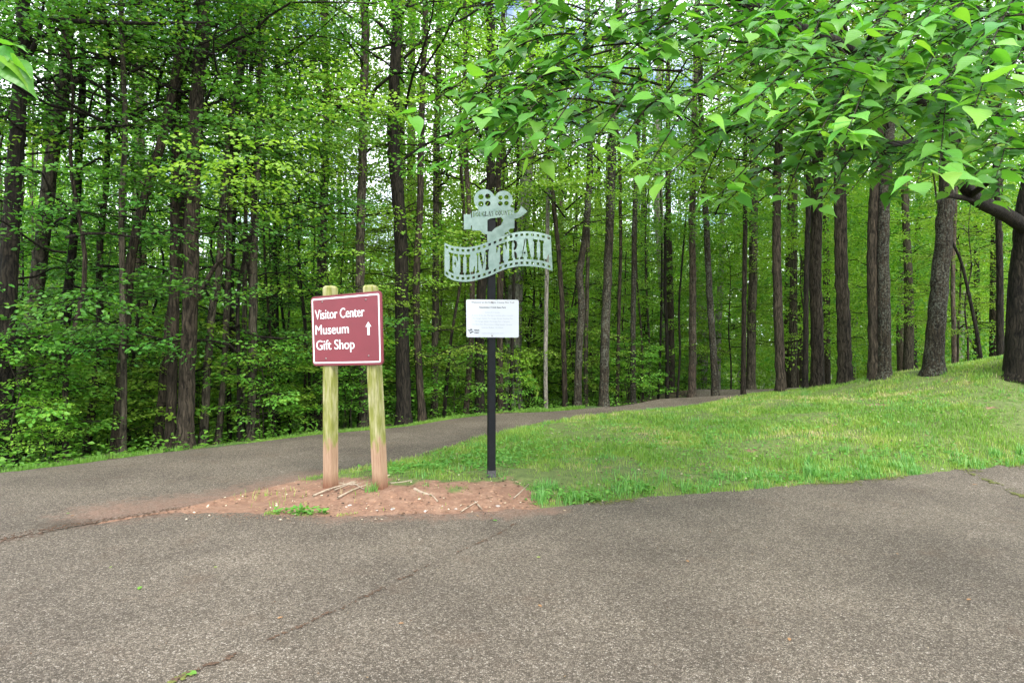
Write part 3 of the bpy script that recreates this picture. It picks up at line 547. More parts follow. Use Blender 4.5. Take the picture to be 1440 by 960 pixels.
# --- the catalogued trees
for ti, (Y, wb, wt, pts, bk_, label, limbs) in enumerate(T):
    base = P(*pts[0], Y); gz = H1(base[0], base[1]); base[2] = gz
    root = empty('tree', base); tag(root, label, 'tree')
    g = np.random.default_rng(900 + ti)
    w3 = [P(px, py, Y + (0 if k < 1 else .012 * k * (g.random() - .5))) for k, (px, py) in enumerate(pts)]
    w3[0] = base.copy()
    top = w3[-1]; d = unit(w3[-1] - w3[-2]); hmax = 13.5 if wb > 8 else top[2] + 1.5
    short = wb <= 7 and pts[-1][1] > 250
    if not short and top[2] < hmax: w3.append(top + np.array([d[0] * .3, 0, 1]) * (hmax - top[2]) * .5 + g.normal(0, .15, 3)); w3.append(top + np.array([d[0] * .2, 0, 1]) * (hmax - top[2]) + g.normal(0, .25, 3))
    w3 = [w3[0] - np.array([0, 0, .25])] + w3
    n = 70; sp = smoothpath(w3, n) - base
    zz = sp[:, 2]; ztop = top[2] - gz; kw_ = .41 if pts[0][0] < 1080 else .385; rb = wb * kw_ / FP * Y; rt = wt * kw_ / FP * Y
    rad = np.interp(zz, [-.3, 0, ztop, max(ztop + .1, hmax - gz)], [rb, rb, rt, max(rt * .35, .01) if not short else rt * .5])
    rad = rad * (1 + .45 * np.exp(-np.clip(zz, 0, 9) / .12) * (1 if wb > 9 else .4))
    sp[2:-1, :2] += g.normal(0, rb * .05, (n - 3, 2))
    mb = MB().add(*tube(sp, rad, 16 if wb > 12 else 10, .07, ti))
    mb.obj('trunk', [M[bk_]], root, True)
    for lb in limbs:
        q = smoothpath([P(a, b, Y - .1 - .12 * k) - base for k, (a, b) in enumerate(lb)], 14)
        MB().add(*tube(q, np.linspace(max(.02, rt * .55), .012, 14), 7, .06, ti)).obj('limb', [M[bk_]], root, True)
    if not short and (wb >= 15 or ti % 3 == 0):
        cm, bm = (CD if ti < 9 else C)[ti % 4]; kk = len(w3) - 2; c = np.array([np.interp(7, zz, sp[:, 0]), np.interp(7, zz, sp[:, 1]), 0])
        s = g.uniform(.62, .95) if wb < 12 else g.uniform(.9, 1.1); rz = g.uniform(0, 6.28)
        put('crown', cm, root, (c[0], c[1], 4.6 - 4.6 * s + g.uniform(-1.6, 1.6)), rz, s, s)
        put('branches', bm, root, root.children[-1].location, rz, s, s)
def region(x, y):
    px = 720 + x / y * FP
    return ('at the far left', 'left of the red sign', 'behind the two signs', 'right of the film sign', 'above the middle of the bank', 'at the far right')[int(np.clip(np.searchsorted([180, 430, 770, 1000, 1230], px), 0, 5))]
def in_bank_or_path(x, y): return y < FE(x) + .5 or (x > 3 and y < 14 + (x - 3) * .6)
# --- understory trees: slim stem + layered sprays
def stem_mesh(seed, h, r0):
    g = np.random.default_rng(seed); pts = [np.array([g.normal(0, .05) * z, g.normal(0, .05) * z, z]) for z in np.linspace(-.2, h, 6)]; pts[0][:2] = 0; pts[1][:2] = 0
    return MB().add(*tube(smoothpath(pts, 20), np.linspace(r0, r0 * .25, 20), 7, .05, seed)).mesh('stem', [M['bark_dark'] if seed % 2 else M['bark_brown']], True)
ST = [stem_mesh(50 + k, 6.5, .04) for k in range(3)]; SS = [stem_mesh(60 + k, 1.8, .012) for k in range(3)]
BT = [MB().add(*tube(smoothpath([(0, 0, -.5), (.05 * k, 0, 3), (-.1, .1 * k, 8), (0, .1, 17)], 20), np.linspace(.17 + .02 * k, .05, 20), 9, .07, k)).mesh('trunk', [M[bn]], True) for k, bn in enumerate(('bark_brown', 'bark_grey', 'bark_dark', 'bark_red', 'bark_pale'))]
und = [(-5.7, 8.0, 1.0, 0), (-4.1, 9.4, .95, 2), (-6.9, 8.3, 1.05, 3), (-3.2, 10.6, .85, 0), (-2.0, 12.2, .8, 2), (-7.6, 9.0, .95, 1), (-6.3, 10.3, .9, 3), (-4.6, 10.2, .85, 1), (-9.2, 11.5, 1.0, 3), (-3.9, 11.8, .8, 0), (-7.2, 12.4, 1., 2), (-5.2, 13.2, .9, 1), (-3.3, 13.4, .8, 2), (-2.3, 14.4, .75, 0),
       (-9.5, 14.5, 1, 0), (-1.0, 15.2, .8, 2), (.5, 16.0, .85, 3), (1.7, 15.5, .75, 0), (3.2, 17.2, .8, 2), (4.6, 18.5, .75, 0), (6.3, 18.0, .7, 2), (8.0, 17.5, .75, 2), (9.6, 16.5, .8, 0), (11.4, 16.0, .85, 2), (10.2, 14.0, .6, 0),
       (12.5, 15.0, .8, 3), (-12, 15.5, 1, 1), (-6.5, 16, .9, 0), (-3.6, 17, .9, 2)]
for x, y in [(g0, g1) for g0, g1 in zip(rng.uniform(-24, 26, 160), rng.uniform(15.5, 30, 160))]:
    if abs(x) < .84 * y + 1 and y > FE(x) + 2.2 and len(und) < 95: und.append((x, y, rng.uniform(.7, 1.1), int(rng.integers(4))))
for i, (x, y, s, k) in enumerate(und):
    r_ = empty('understory_tree', (x, y, H1(x, y)), rng.uniform(0, 6.28))
    if i < 15: tag(r_, f'slender young tree with layered leaf sprays shading the path edge {region(x, y)}', 'young tree', f'young leafy trees near the path {region(x, y)}')
    else: tag(r_, f'slender young tree of layered sprays behind front trunks {region(x, y)}', 'young tree', f'young leafy trees behind the front trunks {region(x, y)}')
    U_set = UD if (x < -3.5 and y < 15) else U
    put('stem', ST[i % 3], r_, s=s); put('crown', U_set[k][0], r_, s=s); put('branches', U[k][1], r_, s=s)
# --- saplings and shrubs on the forest floor
ns = 0; tries = 0
while ns < 190 and tries < 4000:
    tries += 1
    y = 6.5 + 22 * rng.random() ** 1.3; x = rng.uniform(-.86, .86) * y
    if y < FE(x) + .55 or (x > 4.8 and y < 13.8) or (x > 9 and y < 12): continue
    if x < 3 and y > FE(x) + 12: continue
    k = ns % 3; s = rng.uniform(.5, 1.25) * (.75 if y < FE(x) + 1.5 else 1.05)
    r_ = empty('sapling', (x, y, H1(x, y)), rng.uniform(0, 6.28))
    tag(r_, f'small bright green seedling shrub among the trunks {region(x, y)}', 'shrub', f'seedling shrubs {region(x, y)}')
    put('stem', SS[k], r_, s=s); put('crown', S[k][0], r_, s=s); put('branches', S[k][1], r_, s=s); ns += 1
# --- background trees
nb = 0; placed = []; tries = 0
while nb < 225 and tries < 6000:
    tries += 1
    y = 16.5 + 62 * rng.random() ** 1.2; x = rng.uniform(-.88, .88) * y + rng.uniform(-1, 1)
    if any((x - a) ** 2 + (y - b) ** 2 < (1.5 + y * .02) ** 2 for a, b in placed): continue
    placed.append((x, y)); k = nb % 7; s = rng.uniform(.8, 1.2) * (1 if y < 40 else 1.15)
    r_ = empty('background_tree', (x, y, H1(x, y) - .1), rng.uniform(0, 6.28))
    kb = int(rng.choice([0, 0, 1, 1, 2, 2, 3, 4], 1)[0]); bn = ('brown', 'grey', 'dark', 'reddish', 'pale')[kb]
    tag(r_, f'slim {bn} trunked leafy tree deep in the woods {region(x, y)}', 'tree', f'{bn} trunked trees deep in the woods {region(x, y)}')
    tk = put('trunk', BT[kb], r_, s=s * (.6 + .5 * rng.random()), sz=s); put('crown', B[k][0], r_, (0, 0, rng.uniform(-.6, .6) + (0 if y > 24 else 1.2)), s=s); nb += 1

PS = [MB().add(*tube(smoothpath([(0, 0, -.3), (gx * .1, 0, 1.5), (gx * .3, .1, 3.5), (gx * .25, .1, 6), (gx * .5, .2, 9)], 22), np.linspace(.035, .012, 22), 7, .08, 70 + k)).mesh('stem', [M[bn]], True) for k, (gx, bn) in enumerate(((1, 'bark_dark'), (-1.6, 'bark_brown'), (2.4, 'bark_dark'), (-.4, 'bark_grey'), (.6, 'bark_brown')))]
n_p = 0
while n_p < 75:
    y = 9.5 + 17 * rng.random(); x = rng.uniform(-.84, .84) * y
    if y < FE(x) + .9 or (x > 3 and y < 14.5 + (x - 3) * .3): continue
    o = put('young_tree', PS[n_p % 5], None, (x, y, H1(x, y)), rng.uniform(0, 6.28), rng.uniform(.7, 1.2), 1.0)
    tag(o, f'thin bare stemmed young tree between the bigger trunks {region(x, y)}', 'young tree', f'thin bare young stems {region(x, y)}'); n_p += 1

# ------------------------------------------------------------------ redbud in front at right
def heart(seed):
    g = np.random.default_rng(seed)
    # rows from base to tip: (u, halfwidth); folded along midrib, drooping tip
    rows = [(0.02, .0), (-.03, .16), (-.02, .31), (.08, .43), (.25, .475), (.43, .42), (.6, .30), (.76, .17), (.92, .06), (1.12, .0)]
    fold = g.uniform(.1, .45); cur = g.uniform(.25, .75); ms = []; V = [(0, 0, 0)]
    mid = [0.0, .12, .28, .45, .62, .78, .94, 1.12]
    V = []; idx_m = []
    for u in mid: idx_m.append(len(V)); V.append((u, 0, -cur * u * u * .6))
    sides = []
    for s in (1, -1):
        ids = []
        for (u, hw) in rows[1:-1]:
            ids.append(len(V)); rz = fold * hw - cur * max(u, 0) ** 2 * .6 - .25 * hw * hw + g.normal(0, .012); V.append((u, s * hw, rz))
        sides.append(ids)
    F = []
    for s, ids in enumerate(sides):
        m = idx_m; seq = []
        # side points 8: connect fan to mids
        con = [0, 0, 1, 2, 3, 4, 5, 6]
        for a in range(7):
            tri = (m[con[a]], ids[a], ids[a + 1]); F.append(tri if s == 0 else tri[::-1])
            if con[a + 1] != con[a]:
                tri = (m[con[a]], ids[a + 1], m[con[a + 1]]); F.append(tri if s == 0 else tri[::-1])
        tri = (m[6], ids[7], m[7]); F.append(tri if s == 0 else tri[::-1])
    V = np.array(V, float); V[:, 1] *= .98
    return V, np.array([f[::-1] for f in F])
HV = [heart(k) for k in range(5)]
root = empty('redbud_tree', (P(*RBASE)[0], RBASE[2], H1(P(*RBASE)[0], RBASE[2])))
tag(root, 'dark low branching tree at right edge, its heart shaped leaves overhanging the bank', 'tree')
ro = np.array(root.location)
tp = [P(1440, 536, 9.7), P(1440, 516, 9.7), P(1436, 450, 9.7), P(1436, 390, 9.7), P(1441, 340, 9.6), P(1443, 300, 9.5), P(1455, 230, 9.4), P(1480, 120, 9.3), P(1500, -60, 9.2)]
q = smoothpath(tp, 40) - ro
MB().add(*tube(q, np.interp(np.arange(40), [0, 5, 9, 14, 22, 39], [.36, .27, .2, .165, .15, .09]), 18, .09, 5)).obj('trunk', [M['bark_dark']], root, True)
def pl(L3): return np.array([P(*a) for a in L3])
LIMB = pl([(1441, 318, 9.45), (1405, 296, 9.1), (1368, 276, 8.5), (1348, 240, 7.9), (1338, 200, 7.3), (1312, 160, 6.7), (1276, 122, 6.1), (1215, 78, 5.5), (1130, 42, 5.0), (1050, 5, 4.7), (930, -45, 4.4), (800, -90, 4.2), (680, -110, 4.1)])
lq = smoothpath(LIMB, 60)
MB().add(*tube(lq - ro, np.interp(np.arange(60), [0, 10, 30, 59], [.105, .085, .055, .018]), 12, .08, 6)).obj('limb', [M['bark_dark']], root, True)
L2_ = [pl([(1376, 282, 8.6), (1330, 275, 8.0), (1318, 285, 7.8)]), pl([(1325, 180, 7.0), (1280, 200, 6.6), (1320, 240, 6.4), (1250, 200, 5.4), (1190, 165, 4.6)])[[0, 1, 3, 4]],
       pl([(1338, 205, 7.4), (1375, 160, 7.2), (1440, 165, 7.0)]), pl([(1276, 122, 6.1), (1240, 95, 5.6), (1220, 60, 5.2), (1260, 10, 4.8)]), pl([(1480, 120, 9.3), (1420, 40, 7.0), (1340, 0, 5.0), (1290, -30, 4.0)]),
       pl([(1480, 120, 9.3), (1460, 30, 6.0), (1440, -10, 4.4), (1430, -30, 3.4)]), pl([(1365, 275, 8.4), (1400, 250, 7.4), (1440, 240, 6.0)])]
for a in L2_:
    b = smoothpath(a, 16); MB().add(*tube(b - ro, np.linspace(.045, .012, 16), 8, .06, 7)).obj('limb', [M['bark_dark']], root, True)
# twigs: start -> tip in pixels with depth; leaves along each
TW = [  # x0,y0,Y0, x1,y1,Y1
 (930,-45,4.4, 690,88,3.9), (930,-45,4.4, 740,45,3.7), (1050,5,4.7, 800,150,3.8), (1050,5,4.7, 655,158,4.0), (880,60,4.3, 578,162,3.9), (900,120,4.2, 640,185,3.8), (960,100,4.3, 596,222,3.7),
 (900,140,4.2, 690,205,3.6), (930,120,4.0, 745,225,3.5), (1050,60,4.5, 830,205,3.6), (1130,42,5.0, 870,90,3.6), (1060,90,4.4, 905,245,3.4), (1080,120,4.2, 930,255,3.3), (1100,60,4.8, 985,60,3.5),
 (1130,42,5.0, 1000,120,3.5), (1180,90,4.8, 960,135,3.3), (1210,100,4.8, 1050,150,3.0), (1190,165,4.6, 1105,160,2.9), (1200,120,4.8, 1110,125,2.9), (1215,78,5.4, 1140,62,3.1), (1276,122,6.1, 1150,190,2.8),
 (1250,130,5.4, 1190,190,2.6), (1240,150,4.8, 1010,275,3.3), (1200,200,4.4, 1100,285,3.4), (1250,220,4.8, 1150,290,3.3), (1280,230,5.4, 1190,275,3.5), (1318,285,6.4, 1230,250,3.9), (1350,200,6.2, 1290,255,2.5),
 (1340,180,6.4, 1320,245,2.4), (1340,60,5.0, 1265,85,2.9), (1340,40,4.6, 1215,50,2.9), (1380,60,4.6, 1280,60,2.7), (1400,80,4.6, 1290,120,2.8), (1440,90,4.4, 1310,135,2.6), (1440,110,4.2, 1370,150,2.5),
 (1440,60,4.0, 1380,90,2.6), (1470,100,4.0, 1415,110,2.4), (1480,190,4.6, 1380,205,3.2), (1480,220,4.6, 1400,250,3.2), (1500,240,5.0, 1350,260,3.4), (1460,0,4.0, 1330,20,2.9), (1300,-10,4.2, 1180,25,3.0), (1200,-10,4.2, 1060,45,3.2),
 (1100,0,4.3, 960,20,3.4), (1000,-20,4.4, 870,30,3.6), (900,-40,4.2, 760,10,3.5), (1300,60,5.2, 1200,110,3.6), (1260,20,4.8, 1120,90,3.6), (1400,30,4.4, 1300,90,3.2), (1440,130,5.2, 1330,180,3.6),
 (1160,220,5, 980,195,3.6), (1060,200,4.8, 975,285,3.6), (1320,120,6, 1240,165,3.4), (1250,180,5.2, 1170,225,3.6), (1440,170,5.4, 1340,215,4.2), (820,30,4.6, 720,100,4.2), (860,70,4.5, 740,130,4.2), (900,180,4.6, 800,190,4.4), (1010,140,4.8, 880,170,4.0)]
TW += [(860,40,4.4, 700,60,4.0), (840,20,4.5, 680,110,4.1), (900,60,4.3, 720,140,3.7), (860,110,4.3, 660,135,4.1), (880,150,4.3, 720,190,3.9), (800,120,4.2, 625,175,3.9), (820,160,4.2, 615,235,3.8), (940,90,4.4, 790,90,3.9),
 (960,170,4.2, 860,215,3.6), (1000,60,4.5, 850,55,3.9), (840,150,4.3, 760,225,3.7), (780,150,4.1, 640,210,3.8), (820,180,4.2, 700,175,3.8), (1120,250,4.8, 1020,285,3.7), (1300,170,5.6, 1210,210,3.9), (1400,160,5.2, 1300,200,3.6), (1460,160,5, 1400,190,3.4),
 (1330,230,5.8, 1250,280,4.0), (1290,200,5.4, 1130,240,3.9), (1230,180,5.0, 1120,215,3.6), (1480,250,5.2, 1390,285,3.9), (1200,60,5.0, 1050,95,3.6), (1080,30,4.6, 930,60,3.7)]
g = np.random.default_rng(77)
for k in range(52):   # the mass of leaves further back along the limbs
    i0 = int(g.integers(16, 60)); p = lq[i0]; px = 720 + p[0] / p[1] * FP; py = 480 - (p[2] - CAMH) / p[1] * FP
    Y1 = p[1] + g.uniform(-1.0, 1.2); tx = px + g.uniform(-260, 160); ty = py + g.uniform(-30, 150)
    if tx < 700 or (ty > 130 and tx < 900) or ty > 250: continue
    TW.append((px, py, p[1], tx, ty, max(3.3, Y1)))
for k in range(14):
    px, py = g.uniform(1180, 1560), g.uniform(-60, 190); TW.append((px + 60, py - 40, g.uniform(5, 7.5), px - g.uniform(20, 120), py + g.uniform(0, 50), g.uniform(3.8, 6.5)))
twg = MB(); LPs, LDs, LNs, LSs, LTp = [], [], [], [], []
for (x0, y0, Y0, x1, y1, Y1) in TW:
    a, b = P(x0, y0, Y0), P(x1, y1, Y1); mid = (a + b) / 2 + np.array([0, 0, .10 + .06 * np.linalg.norm(b - a)]) + g.normal(0, .05, 3)
    qq = smoothpath([a, mid, b], 12); twg.add(*tube(qq - ro, np.linspace(.009, .0025, 12), 4))
    lt = np.linalg.norm(np.diff(qq, axis=0), axis=1).sum(); d0 = unit(qq[-1] - qq[-4])
    # side twiglets on the outer part
    subs = [(qq[4:], 0)]
    for m in range(int(g.integers(2, 4))):
        i0 = int(g.integers(4, 9)); s = 1 if m % 2 else -1; dd = unit(qq[i0 + 1] - qq[i0]); sd_ = unit(np.cross(dd, [0, 0, 1])) * s
        e = qq[i0] + (dd * .7 + sd_ * .8 + np.array([0, 0, -.15])) * lt * g.uniform(.15, .28); sq = smoothpath([qq[i0], (qq[i0] + e) / 2 + [0, 0, .03], e], 6)
        twg.add(*tube(sq - ro, np.linspace(.005, .002, 6), 3)); subs.append((sq[1:], 1))
    for sq, kind in subs:
        ll = np.linalg.norm(np.diff(sq, axis=0), axis=1); cum = np.r_[0, np.cumsum(ll)]; n = max(2, int(cum[-1] / .068))
        for j in range(n + 1):
            t_ = cum[-1] * (j + .0) / n; p = np.array([np.interp(t_, cum, sq[:, c]) for c in range(3)])
            ti_ = min(len(sq) - 2, int(np.searchsorted(cum, t_))); dd = unit(sq[min(ti_ + 1, len(sq) - 1)] - sq[max(ti_ - 1, 0)]); s = 1 if j % 2 else -1
            sd_ = unit(np.cross(dd, [0, 0, 1])) * s
            tipd = unit(dd * g.uniform(.2, .8) + np.array([0, -g.uniform(0, .5), 0]) + sd_ * (g.uniform(.4, 1.1) if j < n else 0) + np.array([0, 0, -g.uniform(.0, .38)]))
            if g.random() < .72: tipd = unit(np.array([s * g.uniform(.45, 1.2) - .25, -g.uniform(0, .6), -g.uniform(.03, .42)]))
            nn = unit(np.array([g.normal(0, .22), g.normal(-.27, .24), 1.0]) + g.normal(0, .13, 3))
            nn = unit(nn - tipd * (nn @ tipd))
            pet = p + tipd * .022; twg.add(*tube(np.array([p, pet]) - ro, [.0013, .001], 3))
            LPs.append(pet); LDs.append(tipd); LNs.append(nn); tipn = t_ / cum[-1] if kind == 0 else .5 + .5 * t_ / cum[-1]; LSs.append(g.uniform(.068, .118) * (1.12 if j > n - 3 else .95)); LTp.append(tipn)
twg.obj('twigs', [M['bark_brown']], root, True)
LPs, LDs, LNs, LSs, LTp = map(np.array, (LPs, LDs, LNs, LSs, LTp))
LPr = LPs; pxs = 720 + LPr[:, 0] / LPr[:, 1] * FP; pys = 480 - (LPr[:, 2] - CAMH) / LPr[:, 1] * FP
okv = (pxs > -20) & (pxs < 1460) & (pys > -20); bigness = np.where(okv, LSs / LPr[:, 1], 0); order = np.argsort(-bigness)
HM = []
for k, (hv, hf) in enumerate(HV):
    for rr in (.2, .45, .62, .85):
        me = mesh('leaf', hv, [hf], np.full(len(hv), rr), [M['leaf_redbud']], True, {'lu': hv[:, 0], 'lv': hv[:, 1]}); HM.append(me)
def place_leaf(p, d, n_v, s, parent, off, k):
    o = obj('leaf', HM[k], parent); b = np.cross(n_v, d)
    mt = Matrix(((d[0], b[0], n_v[0], p[0] - off[0]), (d[1], b[1], n_v[1], p[1] - off[1]), (d[2], b[2], n_v[2], p[2] - off[2]), (0, 0, 0, 1))) @ Matrix.Scale(s, 4)
    o.matrix_local = mt; return o
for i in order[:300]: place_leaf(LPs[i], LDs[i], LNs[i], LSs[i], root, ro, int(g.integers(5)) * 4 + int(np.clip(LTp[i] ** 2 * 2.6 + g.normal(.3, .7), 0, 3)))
rest = order[300:]; mbV, mbF, mbr, mbu, mbv = [], [], [], [], []; off = 0
for i in rest:
    hv, hf = HV[int(g.integers(5))]; d, n_v = LDs[i], LNs[i]; b = np.cross(n_v, d)
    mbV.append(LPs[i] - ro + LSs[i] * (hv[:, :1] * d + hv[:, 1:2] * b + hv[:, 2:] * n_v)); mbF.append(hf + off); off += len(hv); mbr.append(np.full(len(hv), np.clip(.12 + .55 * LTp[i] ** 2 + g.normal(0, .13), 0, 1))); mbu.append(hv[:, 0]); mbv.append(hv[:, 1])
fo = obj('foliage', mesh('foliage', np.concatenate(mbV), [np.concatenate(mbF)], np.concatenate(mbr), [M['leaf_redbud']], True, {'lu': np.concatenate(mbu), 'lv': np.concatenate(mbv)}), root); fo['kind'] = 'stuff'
print('redbud leaves', len(LPs))
# near twig entering at the left edge
nb0 = P(-60, 60, 1.75); bt = empty('leafy_branch', nb0); tag(bt, 'close twig with a few large pale green leaves at the upper left edge', 'branch')
q = smoothpath([P(-60, 60, 1.75), P(-25, 78, 1.72), P(15, 95, 1.7)], 8); MB().add(*tube(q - nb0, np.linspace(.004, .0015, 8), 6)).obj('twig', [M['bark_brown']], bt, True)
for (px, py, dx, dy, sz, nyv, k) in ((6, 78, -.35, -.5, .085, -.7, 10), (10, 82, .9, -.62, .085, -.2, 7), (16, 92, .55, -.55, .088, -.9, 5), (20, 90, .85, -.45, .08, .35, 3), (0, 95, -.45, -.6, .09, -1.0, 9), (4, 62, .75, .05, .07, -.1, 6), (-8, 70, .5, -.9, .09, -.8, 1)):
    d = unit(np.array([dx, -.15, dy])); n_v = np.array([.1, nyv, .6]); n_v = unit(n_v - d * (n_v @ d)); place_leaf(P(px, py, 1.7), d, n_v, sz, bt, nb0, k)

# ------------------------------------------------------------------ grass, weeds, ground cover
BT3 = (np.array([[0, -.5, 0], [0, .5, 0], [.12, -.38, .5], [.12, .38, .5], [.42, 0, 1.0]]), np.array([[0, 1, 3], [0, 3, 2], [2, 3, 4]]))
def blades(x, y, z, h, wd, lean, g, r):
    n = len(x); a = g.uniform(0, 2 * np.pi, n); tv_, tf = BT3
    c, s = np.cos(a), np.sin(a); lx = tv_[None, :, 0] * (h * lean)[:, None]; ly = tv_[None, :, 1] * wd[:, None]; lz = tv_[None, :, 2] * h[:, None]
    V = np.stack([x[:, None] + lx * c[:, None] - ly * s[:, None], y[:, None] + lx * s[:, None] + ly * c[:, None], z[:, None] + lz], -1)
    return V.reshape(-1, 3), (tf[None] + (np.arange(n) * 5)[:, None, None]).reshape(-1, 3), np.repeat(r, 5)
g = np.random.default_rng(5)
n = 520000
x = g.uniform(-2.6, 10.5, n); y = g.uniform(4.8, 14.2, n)
ok = (y > E(x) + .0 + (vn(x, y, 9, 31) - .5) * .12) & (y < NE(x) + .06) & (np.abs(x) < .84 * y + .4)
den = np.clip(1.3 - clay(x, y) * 1.75, 0.10 * (vn(x, y, 7, 63) > .62), 1) * np.clip(.1 + 1.2 * vn(x, y, 3.3, 32) * (.5 + .8 * vn(x, y, 12, 30)), .12, 1) * np.clip(9.5 / y, .5, 1) * (y < 13.6)
ok &= g.random(n) < den
# small green strip at the foot of the clay patch
x2 = g.uniform(-2.0, -1.25, 1500); y2 = 4.99 + g.normal(0.06, .035, 1500) + .03 * np.sin(x2 * 9); k2 = vn(x2, y2, 6, 33) > .35
x3 = g.uniform(-8, 1.5, 26000); y3 = FE(x3) + np.abs(g.normal(0, .22, 26000)) - .05; k3 = vn(x3, y3, 4, 34) > .25
X = np.r_[x[ok], x2[k2], x3[k3]]; Yv = np.r_[y[ok], y2[k2], y3[k3]]
h = g.uniform(.02, .07, len(X)) * (.5 + .6 * vn(X, Yv, 2.5, 35) + .5 * vn(X, Yv, 9, 38)); h = np.where((X < -1.2) & (Yv < 5.2), h * .45, h); h *= np.where(Yv > FE(X) - .1, .6 + .8 * vn(X, Yv, 2, 39), 1)
wd = g.uniform(.004, .007, len(X)) * np.clip(Yv / 6, 1, 2)
r = np.clip(.2 + .72 * vn(X, Yv, 1.1, 36) * vn(X, Yv, 5, 37) * 1.5 + g.normal(0, .17, len(X)), 0, 1); r = np.where(Yv > FE(X) - .1, r * .5, r)
V, F, rr = blades(X, Yv, H(X, Yv) - .01, h, wd, g.uniform(.3, 1.3, len(X)), g, r)
tag(obj('grass', mesh('grass', V, [F], rr, [M['grass']])), 'short patchy yellow green grass over the sloping bank and along the path edge', 'grass', kind='stuff')
print('blades', len(X))
# tall tufts along the road edge
cx = g.uniform(.2, 8.5, 120); cy = E(cx) + np.abs(g.normal(.10, .3, 120)); X, Yv, hh = [], [], []
for a, b in zip(cx, cy):
    k = int(g.integers(18, 70)); s = g.uniform(.02, .07); X.append(a + g.normal(0, s, k)); Yv.append(b + g.normal(0, s, k)); hh.append(g.uniform(.05, .15, k) * g.uniform(.4, 1.15))
for k in range(260):
    a = g.uniform(-.9, 9); b = g.uniform(6, 12.5)
    if b > NE(a) - .1 or b < E(a) or clay(np.array([a]), np.array([b]))[0] > .4: continue
    m = int(g.integers(10, 40)); X.append(a + g.normal(0, .05, m)); Yv.append(b + g.normal(0, .05, m)); hh.append(g.uniform(.04, .10, m))
X, Yv, hh = map(np.concatenate, (X, Yv, hh)); kk = Yv > E(X) - .02; X, Yv, hh = X[kk], Yv[kk], hh[kk]
V, F, rr = blades(X, Yv, H(X, Yv) - .01, hh, g.uniform(.006, .011, len(X)), g.uniform(.3, 1.4, len(X)), g, g.beta(2, 2, len(X)))
tag(obj('tall_grass', mesh('tall_grass', V, [F], rr, [M['grass_blue']])), 'longer blue green grass tufts fringing the road edge of the bank', 'grass', kind='stuff')
# broadleaf weeds
X, Yv = [], []
def patch(cx, cy, sx, sy, n): X.append(g.normal(cx, sx, n)); Yv.append(g.normal(cy, sy, n))
patch(-.95, 6.5, .25, .18, 900); patch(-.45, 6.7, .3, .25, 1000); patch(-1.75, 5.06, .12, .02, 90); patch(-1.45, 5.05, .1, .02, 50); patch(1.1, 5.85, .3, .12, 700); patch(.6, 5.5, .2, .1, 400); patch(2.6, 6.3, .6, .15, 700)
patch(4.5, 7.2, .8, .2, 700); patch(-.3, 7.4, .5, .4, 900); patch(1.5, 8, 1, .8, 1600); patch(3.5, 8.5, 1.3, 1, 1700); patch(6, 9.5, 1, .9, 1200)
X, Yv = np.concatenate(X), np.concatenate(Yv); kk = (Yv > E(X)) & (Yv < NE(X)) & (vn(X, Yv, 5, 41) > .35); X, Yv = X[kk], Yv[kk]; n = len(X)
pos = np.c_[X, Yv, H(X, Yv) + g.uniform(.005, .05, n)]; dr = np.c_[g.normal(0, 1, n), g.normal(0, 1, n), g.uniform(-.1, .5, n)]
V, F, rr = leaves(pos, dr, np.c_[g.normal(0, .3, n), g.normal(-.2, .3, n), np.ones(n)], g.uniform(.022, .055, n), LT4, g)
tag(obj('weeds', mesh('weeds', V, [F], rr, [M['weed']])), 'low broad leaved weeds and clover mixed into the bank grass', 'weeds', kind='stuff')
# forest ground cover
n = 90000; y = 6.3 + 26 * g.random(n) ** 1.2; x = g.uniform(-.86, .86, n) * y
ok = (y > FE(x) + .1) & ~((x > 4.4) & (y < 13.3)) & (g.random(n) < .15 + .85 * (vn(x, y, .9, 42) > .45)); x, y = x[ok], y[ok]; n = len(x)
pos = np.c_[x, y, H(x, y) + .02 + g.random(n) ** 2 * .22]; dr = np.c_[g.normal(0, 1, n), g.normal(0, 1, n), g.uniform(-.4, .4, n)]
V, F, rr = leaves(pos, dr, np.c_[g.normal(0, .4, n), g.normal(-.2, .4, n), np.ones(n)], g.uniform(.04, .09, n), LT2, g)
tag(obj('ground_cover', mesh('ground_cover', V, [F], rr, [M['leaf_mid']])), 'low leafy ground cover across the dark forest floor', 'ground cover', kind='stuff')
# litter: tiny brown and straw coloured scraps over bank, clay and road edge
n = 9000; y = 4.7 + 5.5 * g.random(n) ** 1.6; x = g.uniform(-2.6, 8.5, n); ok = (y > E(x) - .25 * g.random(n) ** 2) & (y < NE(x)) & (np.abs(x) < .84 * y) & ((clay(x, y) > .3) | (g.random(n) < .3)); x, y = x[ok], y[ok]; n = len(x)
pos = np.c_[x, y, H(x, y) + .024 + g.random(n) * .02 * (clay(x, y) < .3)]; dr = np.c_[g.normal(0, 1, n), g.normal(0, 1, n), g.uniform(-.2, .3, n)]
V, F, rr = leaves(pos, dr, np.c_[g.normal(0, .4, n), g.normal(-.2, .4, n), np.ones(n)], g.uniform(.008, .032, n), LT4, g)
lm, lt_, lb, _ = mat('litter'); lt_.links.new(ramp(lt_, [(0, (.035, .02, .012)), (.4, (.12, .06, .03)), (.7, (.26, .17, .09)), (1, (.5, .42, .3))], attr(lt_, 'rnd')).outputs[0], lb.inputs['Base Color']); lb.inputs['Roughness'].default_value = .9
tag(obj('leaf_litter', mesh('leaf_litter', V, [F], np.clip((rr - .5) * 1.8 + .5, 0, 1), [lm])), 'scraps of dead leaves and bark strewn over the bare clay and bank', 'leaf litter', kind='stuff')
